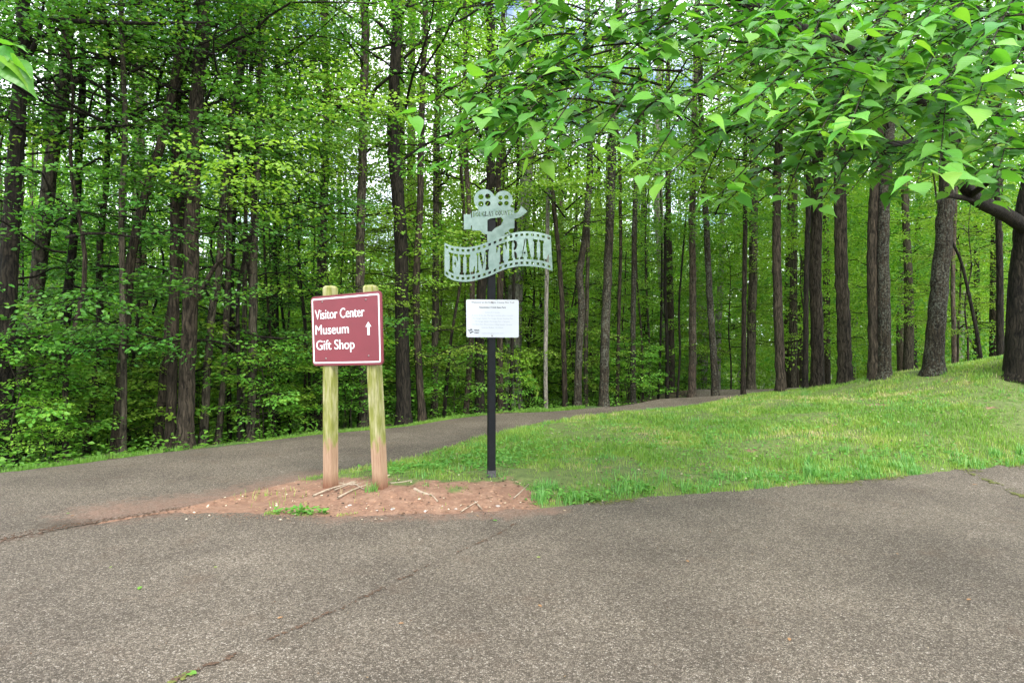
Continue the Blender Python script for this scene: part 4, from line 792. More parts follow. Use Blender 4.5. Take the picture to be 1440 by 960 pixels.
n = 420; y = 2.2 + 6.5 * g.random(n); x = g.uniform(-.84, .84, n) * y; ok = (y < E(x) - .05) | ((y < FE(x)) & (y > NE(x))); x, y = x[ok], y[ok]; n = len(x)
pos = np.c_[x, y, H(x, y) + .015]; V, F, rr = leaves(pos, np.c_[g.normal(0, 1, n), g.normal(0, 1, n), g.uniform(0, .2, n)], np.c_[g.normal(0, .2, n), g.normal(0, .2, n), np.ones(n)], g.uniform(.005, .013, n), LT4, g)
tag(obj('pavement_litter', mesh('pavement_litter', V, [F], rr, [lm])), 'tiny dry scraps scattered over the road and path', 'leaf litter', kind='stuff')
# small lone tuft at the foot of the right post
def tuft(px, py, Y, n, hh, sp_, lab):
    p = P(px, py, Y); z = H1(p[0], p[1]); X = g.normal(0, sp_, n); Yv = g.normal(0, sp_, n)
    V, F, rr = blades(X, Yv, np.full(n, -.008), g.uniform(.4, 1, n) * hh, g.uniform(.005, .008, n), g.uniform(.2, 1.6, n), g, g.beta(2, 2, n))
    tag(obj('grass_tuft', mesh('grass_tuft', V, [F], rr, [M['grass_blue']]), loc=(p[0], p[1], z)), lab, 'grass tuft')
tuft(524, 697, 5.55, 70, .13, .022, 'small dark green tuft of grass at the foot of the right sign post')
tuft(598, 690, 5.7, 14, .07, .02, 'sparse little sprout of grass on the bare red dirt')
tuft(331 + 1, 0, 1, 1, .001, .001, 'x') if False else None

# ------------------------------------------------------------------ red direction sign
def wood_post():
    m, t, b, _ = mat('weathered_post')
    v = coords(t, (70, 70, 3.0)); n = tex(t, 'Noise', 1.5, v, Detail=9, Roughness=.7); v2 = coords(t, (16, 16, 4)); n2 = tex(t, 'Noise', 1.4, v2, Detail=5)
    sx = N(t, 'ShaderNodeSeparateXYZ'); t.links.new(coords(t), sx.inputs[0]); z = sx.outputs['Z']
    tan = ramp(t, [(.3, (.22, .125, .075)), (.5, (.36, .23, .145)), (.8, (.50, .35, .24))], n.outputs['Fac']).outputs[0]
    pale = ramp(t, [(.3, (.22, .21, .09)), (.5, (.38, .36, .18)), (.75, (.52, .48, .30))], n.outputs['Fac']).outputs[0]
    moss = ramp(t, [(.3, (.10, .12, .012)), (.7, (.28, .29, .045))], n.outputs['Fac']).outputs[0]
    up = ramp(t, [(.40, (0, 0, 0)), (.47, (1, 1, 1))], math_(t, 'ADD', z, math_(t, 'MULTIPLY', math_(t, 'SUBTRACT', n2.outputs['Fac'], .5), .45))).outputs[0]
    mk = ramp(t, [(.36, (0, 0, 0)), (.6, (.9, .9, .9))], n2.outputs['Fac']).outputs[0]
    c = mixc(t, up, tan, mixc(t, mk, pale, moss))
    wet = ramp(t, [(.02, (.5, .33, .27)), (.16, (1, 1, 1))], math_(t, 'ADD', z, math_(t, 'MULTIPLY', math_(t, 'SUBTRACT', n2.outputs['Fac'], .5), .12))).outputs[0]
    c = mixc(t, 1.0, c, wet, 'MULTIPLY')
    t.links.new(c, b.inputs['Base Color']); b.inputs['Roughness'].default_value = .85; bump(t, b, n.outputs['Fac'], .5, .008); return m
M['post'] = wood_post()
M['sign_red'] = plain('sign_red', (.20, .036, .048), .35, var=.08, vscale=5)
M['sign_edge'] = plain('sign_edge', (.16, .045, .045), .6, var=.3, vscale=30)
M['white'] = plain('white_vinyl', (.80, .80, .80), .4, var=.02)
M['steel'] = plain('bolt_steel', (.30, .27, .25), .45, .8)
PC = [P(440, 514, 5.80), P(538.5, 512.5, 5.5), P(536, 409, 5.5), P(437, 418, 5.80)]   # BL BR TR TL
pn = unit(np.cross(PC[1] - PC[0], PC[3] - PC[0]));  pn = pn if pn[1] < 0 else -pn
def pan(u, v, off=0): return ((1 - u) * (1 - v) * PC[0] + u * (1 - v) * PC[1] + u * v * PC[2] + (1 - u) * v * PC[3]) + pn * off
def rrect(x0, y0, x1, y1, rx, ry, n=5):
    out = []
    for cx_, cy_, a0 in ((x1 - rx, y1 - ry, 0), (x0 + rx, y1 - ry, 90), (x0 + rx, y0 + ry, 180), (x1 - rx, y0 + ry, 270)):
        for k in range(n + 1): a = R(a0 + 90 * k / n); out.append((cx_ + rx * math.cos(a), cy_ + ry * math.sin(a)))
    return out
def fill2d(loops, half=.0):
    """even-odd filled 2D outline(s) -> verts (x,y), tris; optional extrusion"""
    cu = bpy.data.curves.new('tmp', 'CURVE'); cu.dimensions = '2D'; cu.fill_mode = 'BOTH'; cu.extrude = half
    for lp in loops:
        s = cu.splines.new('POLY'); s.points.add(len(lp) - 1)
        for p, q in zip(s.points, lp): p.co = (q[0], q[1], 0, 1)
        s.use_cyclic_u = True
    o = bpy.data.objects.new('tmp', cu); col.objects.link(o); bpy.context.view_layer.update()
    me = bpy.data.meshes.new_from_object(o.evaluated_get(bpy.context.evaluated_depsgraph_get()))
    V = np.array([v.co[:] for v in me.vertices]); F3 = [p.vertices[:] for p in me.polygons if len(p.vertices) == 3]; F4 = [p.vertices[:] for p in me.polygons if len(p.vertices) == 4]
    bpy.data.objects.remove(o); bpy.data.curves.remove(cu); bpy.data.meshes.remove(me)
    return V, [np.array(f) for f in (F3, F4) if len(f)]
def text2d(s, bold=0.0, extr=0.0):
    cu = bpy.data.curves.new('tmp', 'FONT'); cu.body = s; cu.size = 1; cu.offset = bold; cu.extrude = extr; cu.resolution_u = 4
    o = bpy.data.objects.new('tmp', cu); col.objects.link(o); bpy.context.view_layer.update()
    me = bpy.data.meshes.new_from_object(o.evaluated_get(bpy.context.evaluated_depsgraph_get()))
    V = np.array([v.co[:] for v in me.vertices]); F3 = [p.vertices[:] for p in me.polygons if len(p.vertices) == 3]; F4 = [p.vertices[:] for p in me.polygons if len(p.vertices) == 4]
    bpy.data.objects.remove(o); bpy.data.curves.remove(cu); bpy.data.meshes.remove(me)
    return V, [np.array(f) for f in (F3, F4) if len(f)]
def onpan(V2, off, fn=pan): return np.array([fn(a, b, off + c) for a, b, c in V2])
sb = P(500, 690, 5.74); sb[2] = H1(sb[0], sb[1]); sroot = empty('direction_sign', sb)
tag(sroot, 'maroon sign on two mossy wooden posts, white lettering Visitor Center, Museum, Gift Shop', 'sign')
def clean(me):
    bm = bmesh.new(); bm.from_mesh(me); bmesh.ops.remove_doubles(bm, verts=bm.verts, dist=1e-6); bmesh.ops.recalc_face_normals(bm, faces=bm.faces); bm.to_mesh(me); bm.free(); return me
def bevelbox(V, F, name, m, parent, w_=.004):
    me = mesh(name, V, [F], None, [m]); bm = bmesh.new(); bm.from_mesh(me); bmesh.ops.recalc_face_normals(bm, faces=bm.faces)
    bmesh.ops.bevel(bm, geom=list(bm.edges), offset=w_, segments=2, affect='EDGES'); bm.to_mesh(me); bm.free(); return obj(name, me, parent)
for (bx, by, tx, ty, Y, wd, yaw) in ((465, 693, 464.5, 402, 5.80, .099, -24), (535, 686, 521, 401, 5.63, .101, -22)):
    b0 = P(bx, by, Y); t0 = P(tx, ty, Y); gz = H1(b0[0], b0[1]); ax = unit(t0 - b0); bot = b0 - ax * .2; h_ = wd / 2
    a = R(yaw); e1 = np.array([math.cos(a), math.sin(a), 0]); e2 = np.array([-math.sin(a), math.cos(a), 0]); V = []
    lv = [0, .2, .4, .6, .8, .991, 1.0]; 
    for k, t_ in enumerate(lv):
        c = bot + (t0 - bot) * t_; sc_ = 1 if k < 6 else .72
        for (i_, j_) in ((-1, -1), (1, -1), (1, 1), (-1, 1)): V.append(c + (e1 * i_ + e2 * j_) * h_ * sc_)
    F = [[k * 4 + j, k * 4 + (j + 1) % 4, k * 4 + 4 + (j + 1) % 4, k * 4 + 4 + j] for k in range(len(lv) - 1) for j in range(4)] + [[24, 25, 26, 27], [3, 2, 1, 0]]
    po = bevelbox(np.array(V) - np.array([b0[0], b0[1], gz]), np.array(F), 'post', M['post'], sroot, .003); po.location = np.array([b0[0], b0[1], gz]) - sb
pv, pf = fill2d([rrect(0, 0, 1, 1, .045, .055)], .0035)
pm = mesh('panel', onpan(pv, -.0035) - sb, pf, None, [M['sign_red']]); panel = obj('panel', clean(pm), sroot)
ev, ef = fill2d([rrect(-.006, -.007, 1.006, 1.007, .05, .06)], .002); obj('edge', clean(mesh('edge', onpan(ev, -.0095) - sb, ef, None, [M['sign_edge']])), panel)
bv, bf = fill2d([rrect(.014, .03, .974, .972, .022, .025), rrect(.032, .05, .956, .950, .012, .014)], .0005); obj('border', mesh('border', onpan(bv, .0015) - sb, bf, None, [M['white']]), panel)
def fit(s, u0, u1, v0, cap, bold, off, fn, parent, nm, m, org, ref='H'):
    V, Fs = text2d(s, 0); rv, _ = text2d(ref, bold); ch = rv[:, 1].max() - rv[:, 1].min(); b0 = rv[:, 1].min()
    x0_, x1_ = V[:, 0].min(), V[:, 0].max(); V = V.copy(); V[:, 0] = u0 + (V[:, 0] - x0_) / (x1_ - x0_) * (u1 - u0); V[:, 1] = v0 + (V[:, 1] - b0) / ch * cap; V[:, 2] = 0
    if bold:
        dx = (u1 - u0) / (x1_ - x0_) * bold; V0, F0 = V, Fs; V = np.concatenate([V0 + [k * dx, 0, j * .0001] for j, k in enumerate((-1.3, -.6, 0, .6, 1.3))]); Fs = [np.concatenate([f + j * len(V0) for j in range(5)]) for f in F0]
    return obj(nm, mesh(nm, onpan(V, off, fn) - org, Fs, None, [m]), parent)
fit('Visitor Center', .058, .765, .668, .142, .015, .002, pan, panel, 'lettering', M['white'], sb)
fit('Museum', .058, .540, .447, .142, .015, .002, pan, panel, 'lettering', M['white'], sb)
fit('Gift Shop', .064, .615, .225, .142, .015, .002, pan, panel, 'lettering', M['white'], sb)
av, af = fill2d([[(.800, .41), (.832, .41), (.832, .525), (.858, .525), (.816, .595), (.774, .525), (.800, .525)]]); obj('arrow', mesh('arrow', onpan(av, .002) - sb, af, None, [M['white']]), panel)
def bolt(c, nrm_, r_, parent, org, nm='bolt'):
    pts = [c - org, c - org + nrm_ * .004, c - org + nrm_ * .006]; V, F = tube(pts, [r_, r_, r_ * .5], 8)
    V = np.vstack([V, [c - org + nrm_ * .0065]]); k = len(V) - 1; F3 = np.array([[16 + j, 16 + (j + 1) % 8, k] for j in range(8)])
    return obj(nm, mesh(nm, V, [F, F3], None, [M['steel']], True), parent)
for u_, v_ in ((.17, .92), (.79, .90), (.20, .10), (.81, .125)): bolt(pan(u_, v_, .0), pn, .008, panel, sb)

# ------------------------------------------------------------------ film trail sign
def plate_mat():
    m, t, b, _ = mat('brushed_plate')
    v = coords(t, (6, 6, 6)); n = tex(t, 'Noise', 2.5, v, Detail=6, Roughness=.65); f = tex(t, 'Noise', 90, v, Detail=2)
    t.links.new(ramp(t, [(.3, (.15, .22, .19)), (.7, (.26, .34, .305))], n.outputs['Fac']).outputs[0], b.inputs['Base Color'])
    b.inputs['Metallic'].default_value = .55; t.links.new(ramp(t, [(.3, (.3, .3, .3)), (.7, (.5, .5, .5))], n.outputs['Fac']).outputs[0], b.inputs['Roughness'])
    bump(t, b, f.outputs['Fac'], .15, .002); return m
M['plate'] = plate_mat(); M['black'] = plain('black_paint', (.008, .009, .011), .55, 0, var=.3, vscale=20); M['black'].node_tree.nodes['Principled BSDF'].inputs['Specular IOR Level'].default_value = .2
M['ink'] = plain('printed_ink', (.05, .055, .06), .6); M['ink_grey'] = plain('faded_print', (.36, .40, .44), .6)
M['notice'] = plain('notice_white', (.60, .63, .67), .35, var=.02); M['foot'] = plain('worn_steel', (.09, .085, .085), .6, .3, var=.5, vscale=40)
YF = 6.02; fb = P(691, 671, YF); fb[2] = H1(fb[0], fb[1]); froot = empty('film_trail_sign', fb)
tag(froot, 'black pole with cut metal movie camera and wavy FILM TRAIL strip above a white notice', 'sign')
ptop = P(691, 306, YF)[2]; px_ = P(691, 500, YF)[0]
V, F = box((0, 0, (ptop - fb[2] - .15) / 2), (.072, .072, ptop - fb[2] + .15)); a = R(12); Mz = np.array([[math.cos(a), -math.sin(a), 0], [math.sin(a), math.cos(a), 0], [0, 0, 1]])
pole = bevelbox(V @ Mz.T + np.array([px_ - fb[0], 0, 0]), F, 'pole', M['black'], froot, .005)
V, F = box((px_ - fb[0], 0, .03), (.079, .079, .10)); bevelbox(V @ Mz.T, F, 'foot_sleeve', M['foot'], pole, .004)
topx = [624.8, 632, 639, 654.7, 665, 675.5, 691, 700, 709.4, 725, 740.6, 756, 765, 774.5]; topy = [341, 344, 345.9, 347.3, 346.2, 343.8, 338, 334.2, 330.7, 326.5, 325, 326.4, 328.4, 331.5]
botx = [624.8, 633.9, 643, 652, 661, 670.3, 688.5, 704, 722.4, 740.6, 758.9, 768, 776.5]; boty = [386.5, 392.4, 395.1, 396, 395.4, 393.6, 388, 381, 376.3, 375, 376.8, 379, 382.3]
def sp1(xs_, ys_, n=60):
    q = smoothpath(np.c_[xs_, ys_], n); return q
tq, bq = sp1(topx, topy), sp1(botx, boty)
def ty_(x): return np.interp(x, tq[:, 0], tq[:, 1])
def by_(x): return np.interp(x, bq[:, 0], bq[:, 1])
outline = [tuple(p) for p in tq] + [tuple(p) for p in bq[::-1]]
def wv(x, s): return ty_(x) + (by_(x) - ty_(x)) * s    # s 0 top .. 1 bottom
holes = []
for k in range(20):
    xc = 628.2 + k * (771.5 - 628.2) / 19
    for s_, sg in ((ty_, 1), (by_, -1)):
        f0 = lambda q: s_(q) + sg * 4.7
        holes.append([(xc - 1.9, f0(xc - 1.9) - 1.75), (xc + 1.9, f0(xc + 1.9) - 1.75), (xc + 1.9, f0(xc + 1.9) + 1.75), (xc - 1.9, f0(xc - 1.9) + 1.75)])
def ann(cx_, cy_, ro_x, ro_y, ri_x, ri_y, a0, a1, n=7):
    o_ = [(cx_ + ro_x * math.cos(R(a0 + (a1 - a0) * k / n)), cy_ + ro_y * math.sin(R(a0 + (a1 - a0) * k / n))) for k in range(n + 1)]
    i_ = [(cx_ + ri_x * math.cos(R(a0 + (a1 - a0) * k / n)), cy_ + ri_y * math.sin(R(a0 + (a1 - a0) * k / n))) for k in range(n + 1)]
    return o_ + i_[::-1]
def stem(x0, w_=.26, sf=.09): x1 = x0 + w_; return [(x0 - sf, 0), (x1 + sf, 0), (x1 + sf, .1), (x1, .13), (x1, .87), (x1 + sf, .9), (x1 + sf, 1), (x0 - sf, 1), (x0 - sf, .9), (x0, .87), (x0, .13), (x0 - sf, .1)]
GL = {'I': (.46, [stem(.1)]),
 'F': (.88, [stem(.1), [(.5, 1), (.86, 1), (.86, .66), (.79, .66), (.70, .87), (.5, .88)], [(.5, .57), (.62, .57), (.62, .65), (.69, .65), (.69, .34), (.62, .34), (.62, .44), (.5, .44)]]),
 'L': (.88, [stem(.1), [(.5, 0), (.86, 0), (.88, .38), (.80, .38), (.70, .13), (.5, .12)]]),
 'M': (1.2, [stem(.1, .1, .08), [(.25, 1), (.46, 1), (.66, .38), (.58, .1)], [(.70, .46), (.80, .80), (.80, 1), (.68, .9), (.64, .62)] if False else [(.68, .42), (.72, .3), (.84, .78), (.84, 1)], stem(.90, .22, .05)]),
 'T': (.96, [stem(.35), [(0, 1), (.22, 1), (.22, .88), (.15, .86), (.07, .64), (0, .64)], [(.96, 1), (.74, 1), (.74, .88), (.81, .86), (.89, .64), (.96, .64)]]),
 'R': (1.0, [stem(.1), ann(.5, .74, .36, .26, .1, .13, -86, 90), [(.5, .42), (.66, .42), (.80, .3), (.86, .08), (1.0, .1), (.96, 0), (.72, 0), (.6, .12), (.56, .36)]]),
 'A': (1.06, [[(0, 0), (.32, 0), (.32, .1), (.2, .12), (.26, .3), (.46, .82), (.5, 1), (.42, 1), (.14, .13), (0, .1)], [(.54, 1), (.7, 1), (.98, .12), (1.06, .1), (1.06, 0), (.62, 0), (.62, .1), (.7, .12), (.54, .66)], [(.34, .36), (.5, .36), (.5, .26), (.31, .26)]]),
 'D': (.95, [stem(.1, .22, .06), ann(.45, .5, .45, .5, .2, .38, -88, 88)]),
 'O': (.95, [ann(.5, .5, .45, .5, .2, .36, 98, 262), ann(.45, .5, .45, .5, .2, .36, -82, 82)]),
 'C': (.9, [ann(.5, .5, .45, .5, .2, .36, 98, 262), ann(.45, .5, .42, .5, .2, .36, 20, 82), ann(.45, .5, .42, .5, .2, .36, -82, -20)]),
 'G': (.95, [ann(.5, .5, .45, .5, .2, .36, 98, 262), ann(.45, .5, .42, .5, .2, .36, 20, 82), [(.5, .02), (.9, .05), (.9, .45), (.5, .45), (.5, .36), (.66, .36), (.66, .14), (.5, .13)]]),
 'U': (.95, [[(.0, 1), (.36, 1), (.3, .9), (.3, .25), (.44, .12), (.44, 0), (.2, .05), (.08, .25), (.08, .9)], [(.95, 1), (.68, 1), (.74, .9), (.74, .25), (.52, .12), (.52, 0), (.74, .05), (.86, .25), (.86, .9)]]),
 'N': (1.0, [[(.05, 0), (.2, 0), (.2, .7), (.1, .95), (.05, .95)], [(.2, 1), (.42, 1), (.8, .2), (.8, 0), (.66, 0), (.24, .8)], [(.84, .3), (.95, .3), (.95, 1), (.84, 1)]]),
 'Y': (.95, [stem(.36, .24, .06)[:4] + [(.6, .45), (.36, .45), (.36, .13), (.3, .1)], [(0, 1), (.3, 1), (.46, .5), (.36, .5)], [(.95, 1), (.74, 1), (.52, .5), (.6, .5)]]),
 'S': (.8, [ann(.4, .74, .36, .26, .16, .13, 20, 180) , ann(.4, .26, .36, .26, .16, .13, 200, 360), [(.06, .68), (.3, .68), (.74, .34), (.5, .34)]])}
def letters(word, x0, x1, fmap, gap=.12):
    adv = [(.55 if c == ' ' else GL[c][0] + gap) for c in word]; tot = sum(adv) - gap; k = (x1 - x0) / tot; x_ = 0; out = []
    for c, a_ in zip(word, adv):
        if c != ' ':
            for lp in GL[c][1]:
                lp2 = []
                for i_ in range(len(lp)):
                    (ax_, ay_), (bx_, by2) = lp[i_], lp[(i_ + 1) % len(lp)]
                    lp2.append((ax_, ay_))
                    if abs(ax_ - bx_) > .2: lp2.append(((ax_ + bx_) / 2, (ay_ + by2) / 2))
                out.append([fmap(x0 + (x_ + p[0]) * k, p[1]) for p in lp2])
        x_ += a_
    return out
holes += letters('FILM TRAIL', 630.5, 771.5, lambda x_, v_: (x_, wv(x_, .80 - .585 * v_)), .10)
YP = YF - .052
def to3(V, dy): # pixel-plane design -> metres on a vertical plate; the strip bows gently
    out = np.empty((len(V), 3))
    for k, (a_, b_, c_) in enumerate(V):
        p = P(a_, b_, YP); out[k] = (p[0], p[1] + dy(a_, b_) - c_, p[2])
    return out
def plate(nm, loops, dy, parent, cuts=None):
    flip = [[(q[0], -q[1]) for q in lp] for lp in loops]
    V, Fs = fill2d(flip, .0025)
    me = mesh(nm, V, Fs, None, [M['plate']])
    bm = bmesh.new(); bm.from_mesh(me); bmesh.ops.remove_doubles(bm, verts=bm.verts, dist=1e-6)
    for cx_ in (cuts or []):
        bmesh.ops.bisect_plane(bm, geom=list(bm.verts) + list(bm.edges) + list(bm.faces), plane_co=(cx_, 0, 0), plane_no=(1, 0, 0), dist=1e-5)
    for v_ in bm.verts:
        q = to3([(v_.co.x, -v_.co.y, v_.co.z)], dy)[0] - fb; v_.co = q
    bmesh.ops.recalc_face_normals(bm, faces=bm.faces); bm.to_mesh(me); bm.free()
    return obj(nm, me, parent)
def bow(x_, y_): return .05 * math.sin((x_ - 700) / 75 * 1.5) * -1 * (.5) + (max(0, x_ - 712) / 60) * ((380 - y_) / 50) * -.0 + (max(0, min(1, (x_ - 708) / 8))) * ((y_ - 350) / 50) * -.06  # right part tilted back on purpose, to mirror the bright sky and look whiter
strip = plate('film_strip', [outline] + holes, bow, froot, list(np.arange(630, 776, 5)))
# movie camera silhouette
def z2(x_, y_): return (640 + x_ / 10.667, 255 + y_ / 10.667)
def arc(cx_, cy_, r_, a0, a1, n=26): return [(cx_ + r_ * math.cos(R(a0 + (a1 - a0) * k / n)), cy_ + r_ * math.sin(R(a0 + (a1 - a0) * k / n))) for k in range(n + 1)]
o_ = [(130, 492), (226, 497), (236, 470), (244, 548), (254, 548), (254, 450), (350, 442)]
o_ += arc(440, 275, 158, 128, 340)       # y down: from lower left, over the top, to the right
o_ += arc(727, 275, 136, 205, 408)
o_ += [(885, 408), (887, 478), (930, 470), (952, 448), (990, 368), (1085, 450), (1030, 500), (960, 545), (930, 553), (890, 560), (890, 702), (820, 712), (800, 745), (856, 800), (856, 826)]
strip_top = [((x_ - 640) * 10.667, (ty_(x_) + 1.6 - 255) * 10.667) for x_ in (718, 712, 706, 700, 695, 690, 686)]
o_ = o_[:-1] + strip_top + [(482, 880), (482, 862), (478, 792), (430, 790), (375, 738), (254, 735), (254, 660), (238, 660), (236, 716), (130, 722)]
hl = [arc(a_, b_, 41, 0, 346, 14) for a_, b_ in ((387, 232), (490, 225), (387, 338), (490, 330))] + [arc(a_, b_, 34, 0, 346, 14) for a_, b_ in ((679, 245), (769, 238), (679, 333), (769, 328))]
hl += [[(485, 580), (530, 556), (610, 545), (690, 537), (724, 580), (692, 650), (660, 672), (600, 700), (548, 752), (485, 750)], [(737, 800), (747, 772), (792, 756), (812, 786), (775, 796)]]
hl += letters('DOUGLAS COUNTY', 266, 872, lambda x_, v_: (x_, 534 - (x_ - 266) / 606 * 34 - v_ * 74), .1)
cplate = plate('camera_cutout', [[z2(*q) for q in lp] for lp in [o_] + hl], lambda a_, b_: .0065, froot)
# white notice
NC = [P(656, 474, YP + .012), P(729.5, 474.5, YP + .012), P(729.5, 421.5, YP + .012), P(655.5, 421, YP + .012)]
def npn(u, v, off=0): return ((1 - u) * (1 - v) * NC[0] + u * (1 - v) * NC[1] + u * v * NC[2] + (1 - u) * v * NC[3]) + np.array([0, -1, 0]) * off
pv, pf = fill2d([rrect(0, 0, 1, 1, .03, .042)], .002); notice = obj('notice_board', clean(mesh('notice_board', onpan(pv, 0, npn) - fb, pf, None, [M['notice']])), froot)
for s, u0, u1, v0, cap, bo, mm in (('Welcome to the Douglas County Film Trail', .10, .91, .905, .045, 0, 'ink'), ('Sweetwater Creek State Park', .25, .755, .775, .042, .03, 'ink'),
    ('Home of 11 movies', .36, .64, .645, .033, 0, 'ink_grey'), ('A scene of the site, The legend and the place around it', .11, .895, .565, .035, 0, 'ink_grey'), ('The Hunger Games, The Hunger Games: Catching Fire', .12, .88, .485, .035, 0, 'ink_grey'),
    ('The Hunger Games: Mockingjay Part 1, Vampires', .16, .83, .405, .035, 0, 'ink_grey'), ('The Blind Side, Werewolves, Killing Season, Vacation', .11, .875, .325, .035, 0, 'ink_grey'), ('Swamp, Robot 12 others', .29, .70, .245, .033, 0, 'ink_grey'),
    ('exploredouglascounty.com', .29, .71, .095, .03, 0, 'ink_grey'), ('DOUGLAS', .15, .245, .165, .045, .05, 'ink'), ('COUNTY', .15, .24, .10, .04, .05, 'ink')):
    fit(s, u0, u1, v0, cap, bo, .0028, npn, notice, 'lettering', M[mm], fb)
em = [arc(.09, .20, .022, 0, 340, 12), arc(.05, .185, .015, 0, 340, 10), [(.045, .17), (.06, .17), (.066, .10), (.085, .10), (.115, .14), (.135, .13), (.135, .155), (.11, .165), (.08, .13), (.07, .135), (.075, .175), (.055, .175)]]
for lp in em:
    v_, f_ = fill2d([lp]); obj('emblem', mesh('emblem', onpan(v_, .0029, npn) - fb, f_, None, [M['ink']]), notice)
bolt(npn(.49, .93, .002), np.array([0, -1., 0]), .008, notice, fb); bolt(npn(.49, .045, .002), np.array([0, -1., 0]), .008, notice, fb)

# ------------------------------------------------------------------ sticks, stones, fallen leaves, seam debris
M['stick'] = plain('dry_stick', (.34, .27, .20), .9, var=.35, vscale=30); M['stone'] = plain('pale_stone', (.45, .40, .36), .9, var=.2, vscale=40)
M['dead'] = plain('dead_leaf', (.30, .16, .07), .8, var=.4, vscale=30)
g = np.random.default_rng(8)
def ground_px(px, py):
    Y = CAMH * FP / (py - 480)
    for _ in range(8): p = P(px, py, Y); Y = (CAMH - H1(p[0], p[1])) * FP / (py - 480)
    return P(px, py, Y)
sticks = [((440,700),(466,690),(500,680),(530,672), 'long pale forked stick lying from the left post to the right post'), ((475,703),(495,692),(518,683),(524,680), 'straight grey stick nearest the road in the pile between the posts'),
 ((470,692),(490,684),(510,678), 'short brown stick beside the left post in the pile'), ((480,686),(500,679),(522,671), 'thin stick on the far side of the pile between the posts'), ((488,677),(500,684),(512,690), 'thin stick crossing the others in the pile between the posts'),
 ((478,682),(494,684),(508,683), 'small level twig in the middle of the stick pile'), ((548,682),(565,680),(580,677), 'thin pale twig just right of the right post'), ((583,690),(596,696),(608,700),(616,708), 'thick curved pale stick on the bare dirt between the signs'),
 ((648,722),(660,714),(672,707), 'thin pale stick by the road edge below the black pole'), ((668,708),(674,714),(678,719), 'short twig crossing a pale stick by the road edge'), ((722,703),(732,694),(744,682), 'brown stick on the dirt right of the black pole'),
 ((1098,622),(1112,612),(1124,603), 'pale stick half buried in the bare spot on the bank')]
for k, s in enumerate(sticks):
    pts = [ground_px(*q) + np.array([0, 0, .016 + .008 * (k < 6) * g.random()]) for q in s[:-1]]; b0 = pts[0]
    r0 = .016 if 'thick' in s[-1] else g.uniform(.006, .011)
    tag(MB().add(*tube(smoothpath(pts, 9) - b0, np.linspace(r0, r0 * .5, 9) * g.uniform(.85, 1.15, 9), 6)).obj('stick', [M['stick']], None, True, b0), s[-1], 'stick')
def rock(seed):
    bm = bmesh.new(); bmesh.ops.create_icosphere(bm, subdivisions=1, radius=1); gg = np.random.default_rng(seed)
    for v in bm.verts: v.co *= gg.uniform(.7, 1.15); v.co.z *= .5
    me = bpy.data.meshes.new('stone'); bm.to_mesh(me); bm.free(); me.materials.append(M['stone']); return me
RK = [rock(k) for k in range(4)]
for px, py in ((487,713),(492,711),(552,716),(598,719),(622,712),(516,708),(641,716),(700,712),(575,705),(530,718),(1325,660),(1296,664)):
    p = ground_px(px, py); o = put('stone', RK[int(g.integers(4))], None, p + np.array([0, 0, .004]), g.uniform(0, 6), g.uniform(.010, .024)); tag(o, 'small pale stone on the dirt at the edge of the road', 'stone', 'small pale stones along the road edge')
lv_, lf_ = LT4
lfm = [mesh('fallen_leaf', lv_ * [1, 1, .6], [lf_], np.full(len(lv_), .7), [m_]) for m_ in (M['dead'], M['weed'], M['grass'])]
for px, py, k, s in ((757,853,0,.03),(1365,845,0,.03),(198,827,1,.045),(277,951,1,.07),(693,733,1,.04),(158,799,2,.02),(760,786,2,.03),(390,873,0,.035),(838,690,0,.05),(853,689,0,.05),(420,700,0,.04),(733,707,0,.04),(965,790,0,.03),(1110,900,0,.03),(560,880,0,.03),(300,800,2,.025),(93,724,1,.03),(105,726,0,.03),(1000,750,0,.02),(1260,780,0,.02),(470,640,0,.04),(540,628,2,.04),(1375,683,0,.05)):
    p = ground_px(px, py); o = put('fallen_leaf', lfm[k], None, p + np.array([0, 0, .014]), g.uniform(0, 6), s)
    tag(o, ('curled brown dead leaf lying on the ground', 'fresh green leaf fallen on the pavement', 'yellow green leaf scrap fallen on the pavement')[k], 'leaf', ('brown dead leaves on the ground', 'green leaves on the pavement', 'yellow leaf scraps on the pavement')[k])
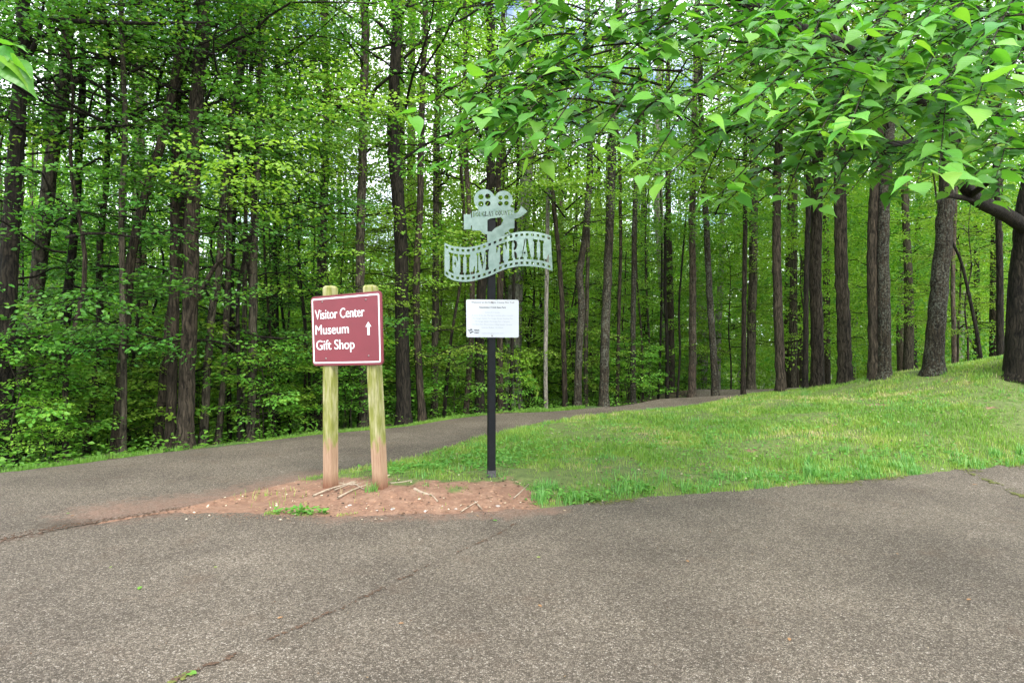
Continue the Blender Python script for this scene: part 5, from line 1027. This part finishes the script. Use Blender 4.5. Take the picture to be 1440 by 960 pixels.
# debris and moss along the pavement seams (irregular flat crumbs)
def seam_debris(nm, pts, width, n, m, lab, seed, gapthr=.42, size=(.006, .02)):
    gg = np.random.default_rng(seed); P2 = smoothpath(pts, 200); mb = MB(); t_ = gg.uniform(0, 199, n)
    keep = vn(t_ * .12, t_ * 0 + seed, 1.0, seed) > gapthr; t_ = t_[keep]; i_ = t_.astype(int)
    P2 = P2 + np.c_[np.zeros(200), (vn(np.arange(200) * .2, np.arange(200) * 0., 1, seed + 1) - .5) * .05]
    for k in range(len(t_)):
        c = P2[i_[k]] + gg.normal(0, width, 2); z = H1(c[0], c[1]) + .011 + gg.random() * .004; s = gg.uniform(*size) * (1.4 - .8 * gg.random()); q = 6; a0 = gg.uniform(0, 6)
        ring = [(c[0] + s * math.cos(a0 + j * 6.283 / q) * gg.uniform(.6, 1.3), c[1] + s * math.sin(a0 + j * 6.283 / q) * gg.uniform(.6, 1.3), z) for j in range(q)]
        mb.add(np.array(ring + [(c[0], c[1], z + s * .35)]), np.array([[j, (j + 1) % q, q] for j in range(q)]), gg.random())
    tag(mb.obj(nm, [m]), lab, 'debris', kind='stuff')
M['crumb'] = plain('dark_crumbs', (.085, .05, .03), .95, var=.5, vscale=60); M['moss'] = plain('moss', (.11, .12, .025), .95, var=.4, vscale=50)
seam_debris('seam_debris', seam1, .007, 480, M['crumb'], 'dark dirt filling the crack that crosses the road diagonally', 51, .38, (.003, .009))
seam_debris('seam_debris', seam0, .05, 500, M['crumb'], 'dark dirt along the joint between road and path', 52, .4, (.004, .012))
seam_debris('seam_moss', seam1[-2:], .012, 130, M['moss'], 'green moss in the crack near the bottom of the view', 53, .5, (.004, .012))
seam_debris('seam_moss', seam2, .03, 700, M['moss'], 'green moss along the joint in the road at right', 54, .35, (.004, .014))
edge = [(x_, float(E(x_)) - .03) for x_ in np.linspace(.2, 9, 60)]
seam_debris('seam_moss', edge, .035, 2600, M['moss'], 'moss and soil creeping over the road edge below the bank', 55, .35, (.004, .013))
edge = [(x_, float(E(x_)) - .02) for x_ in np.linspace(-2.8, .3, 40)]
seam_debris('loose_clay', edge, .07, 1500, plain('clay_crumb', (.24, .14, .095), .95, var=.35, vscale=50), 'loose red clay crumbs spilling onto the road', 56, .2, (.002, .007))
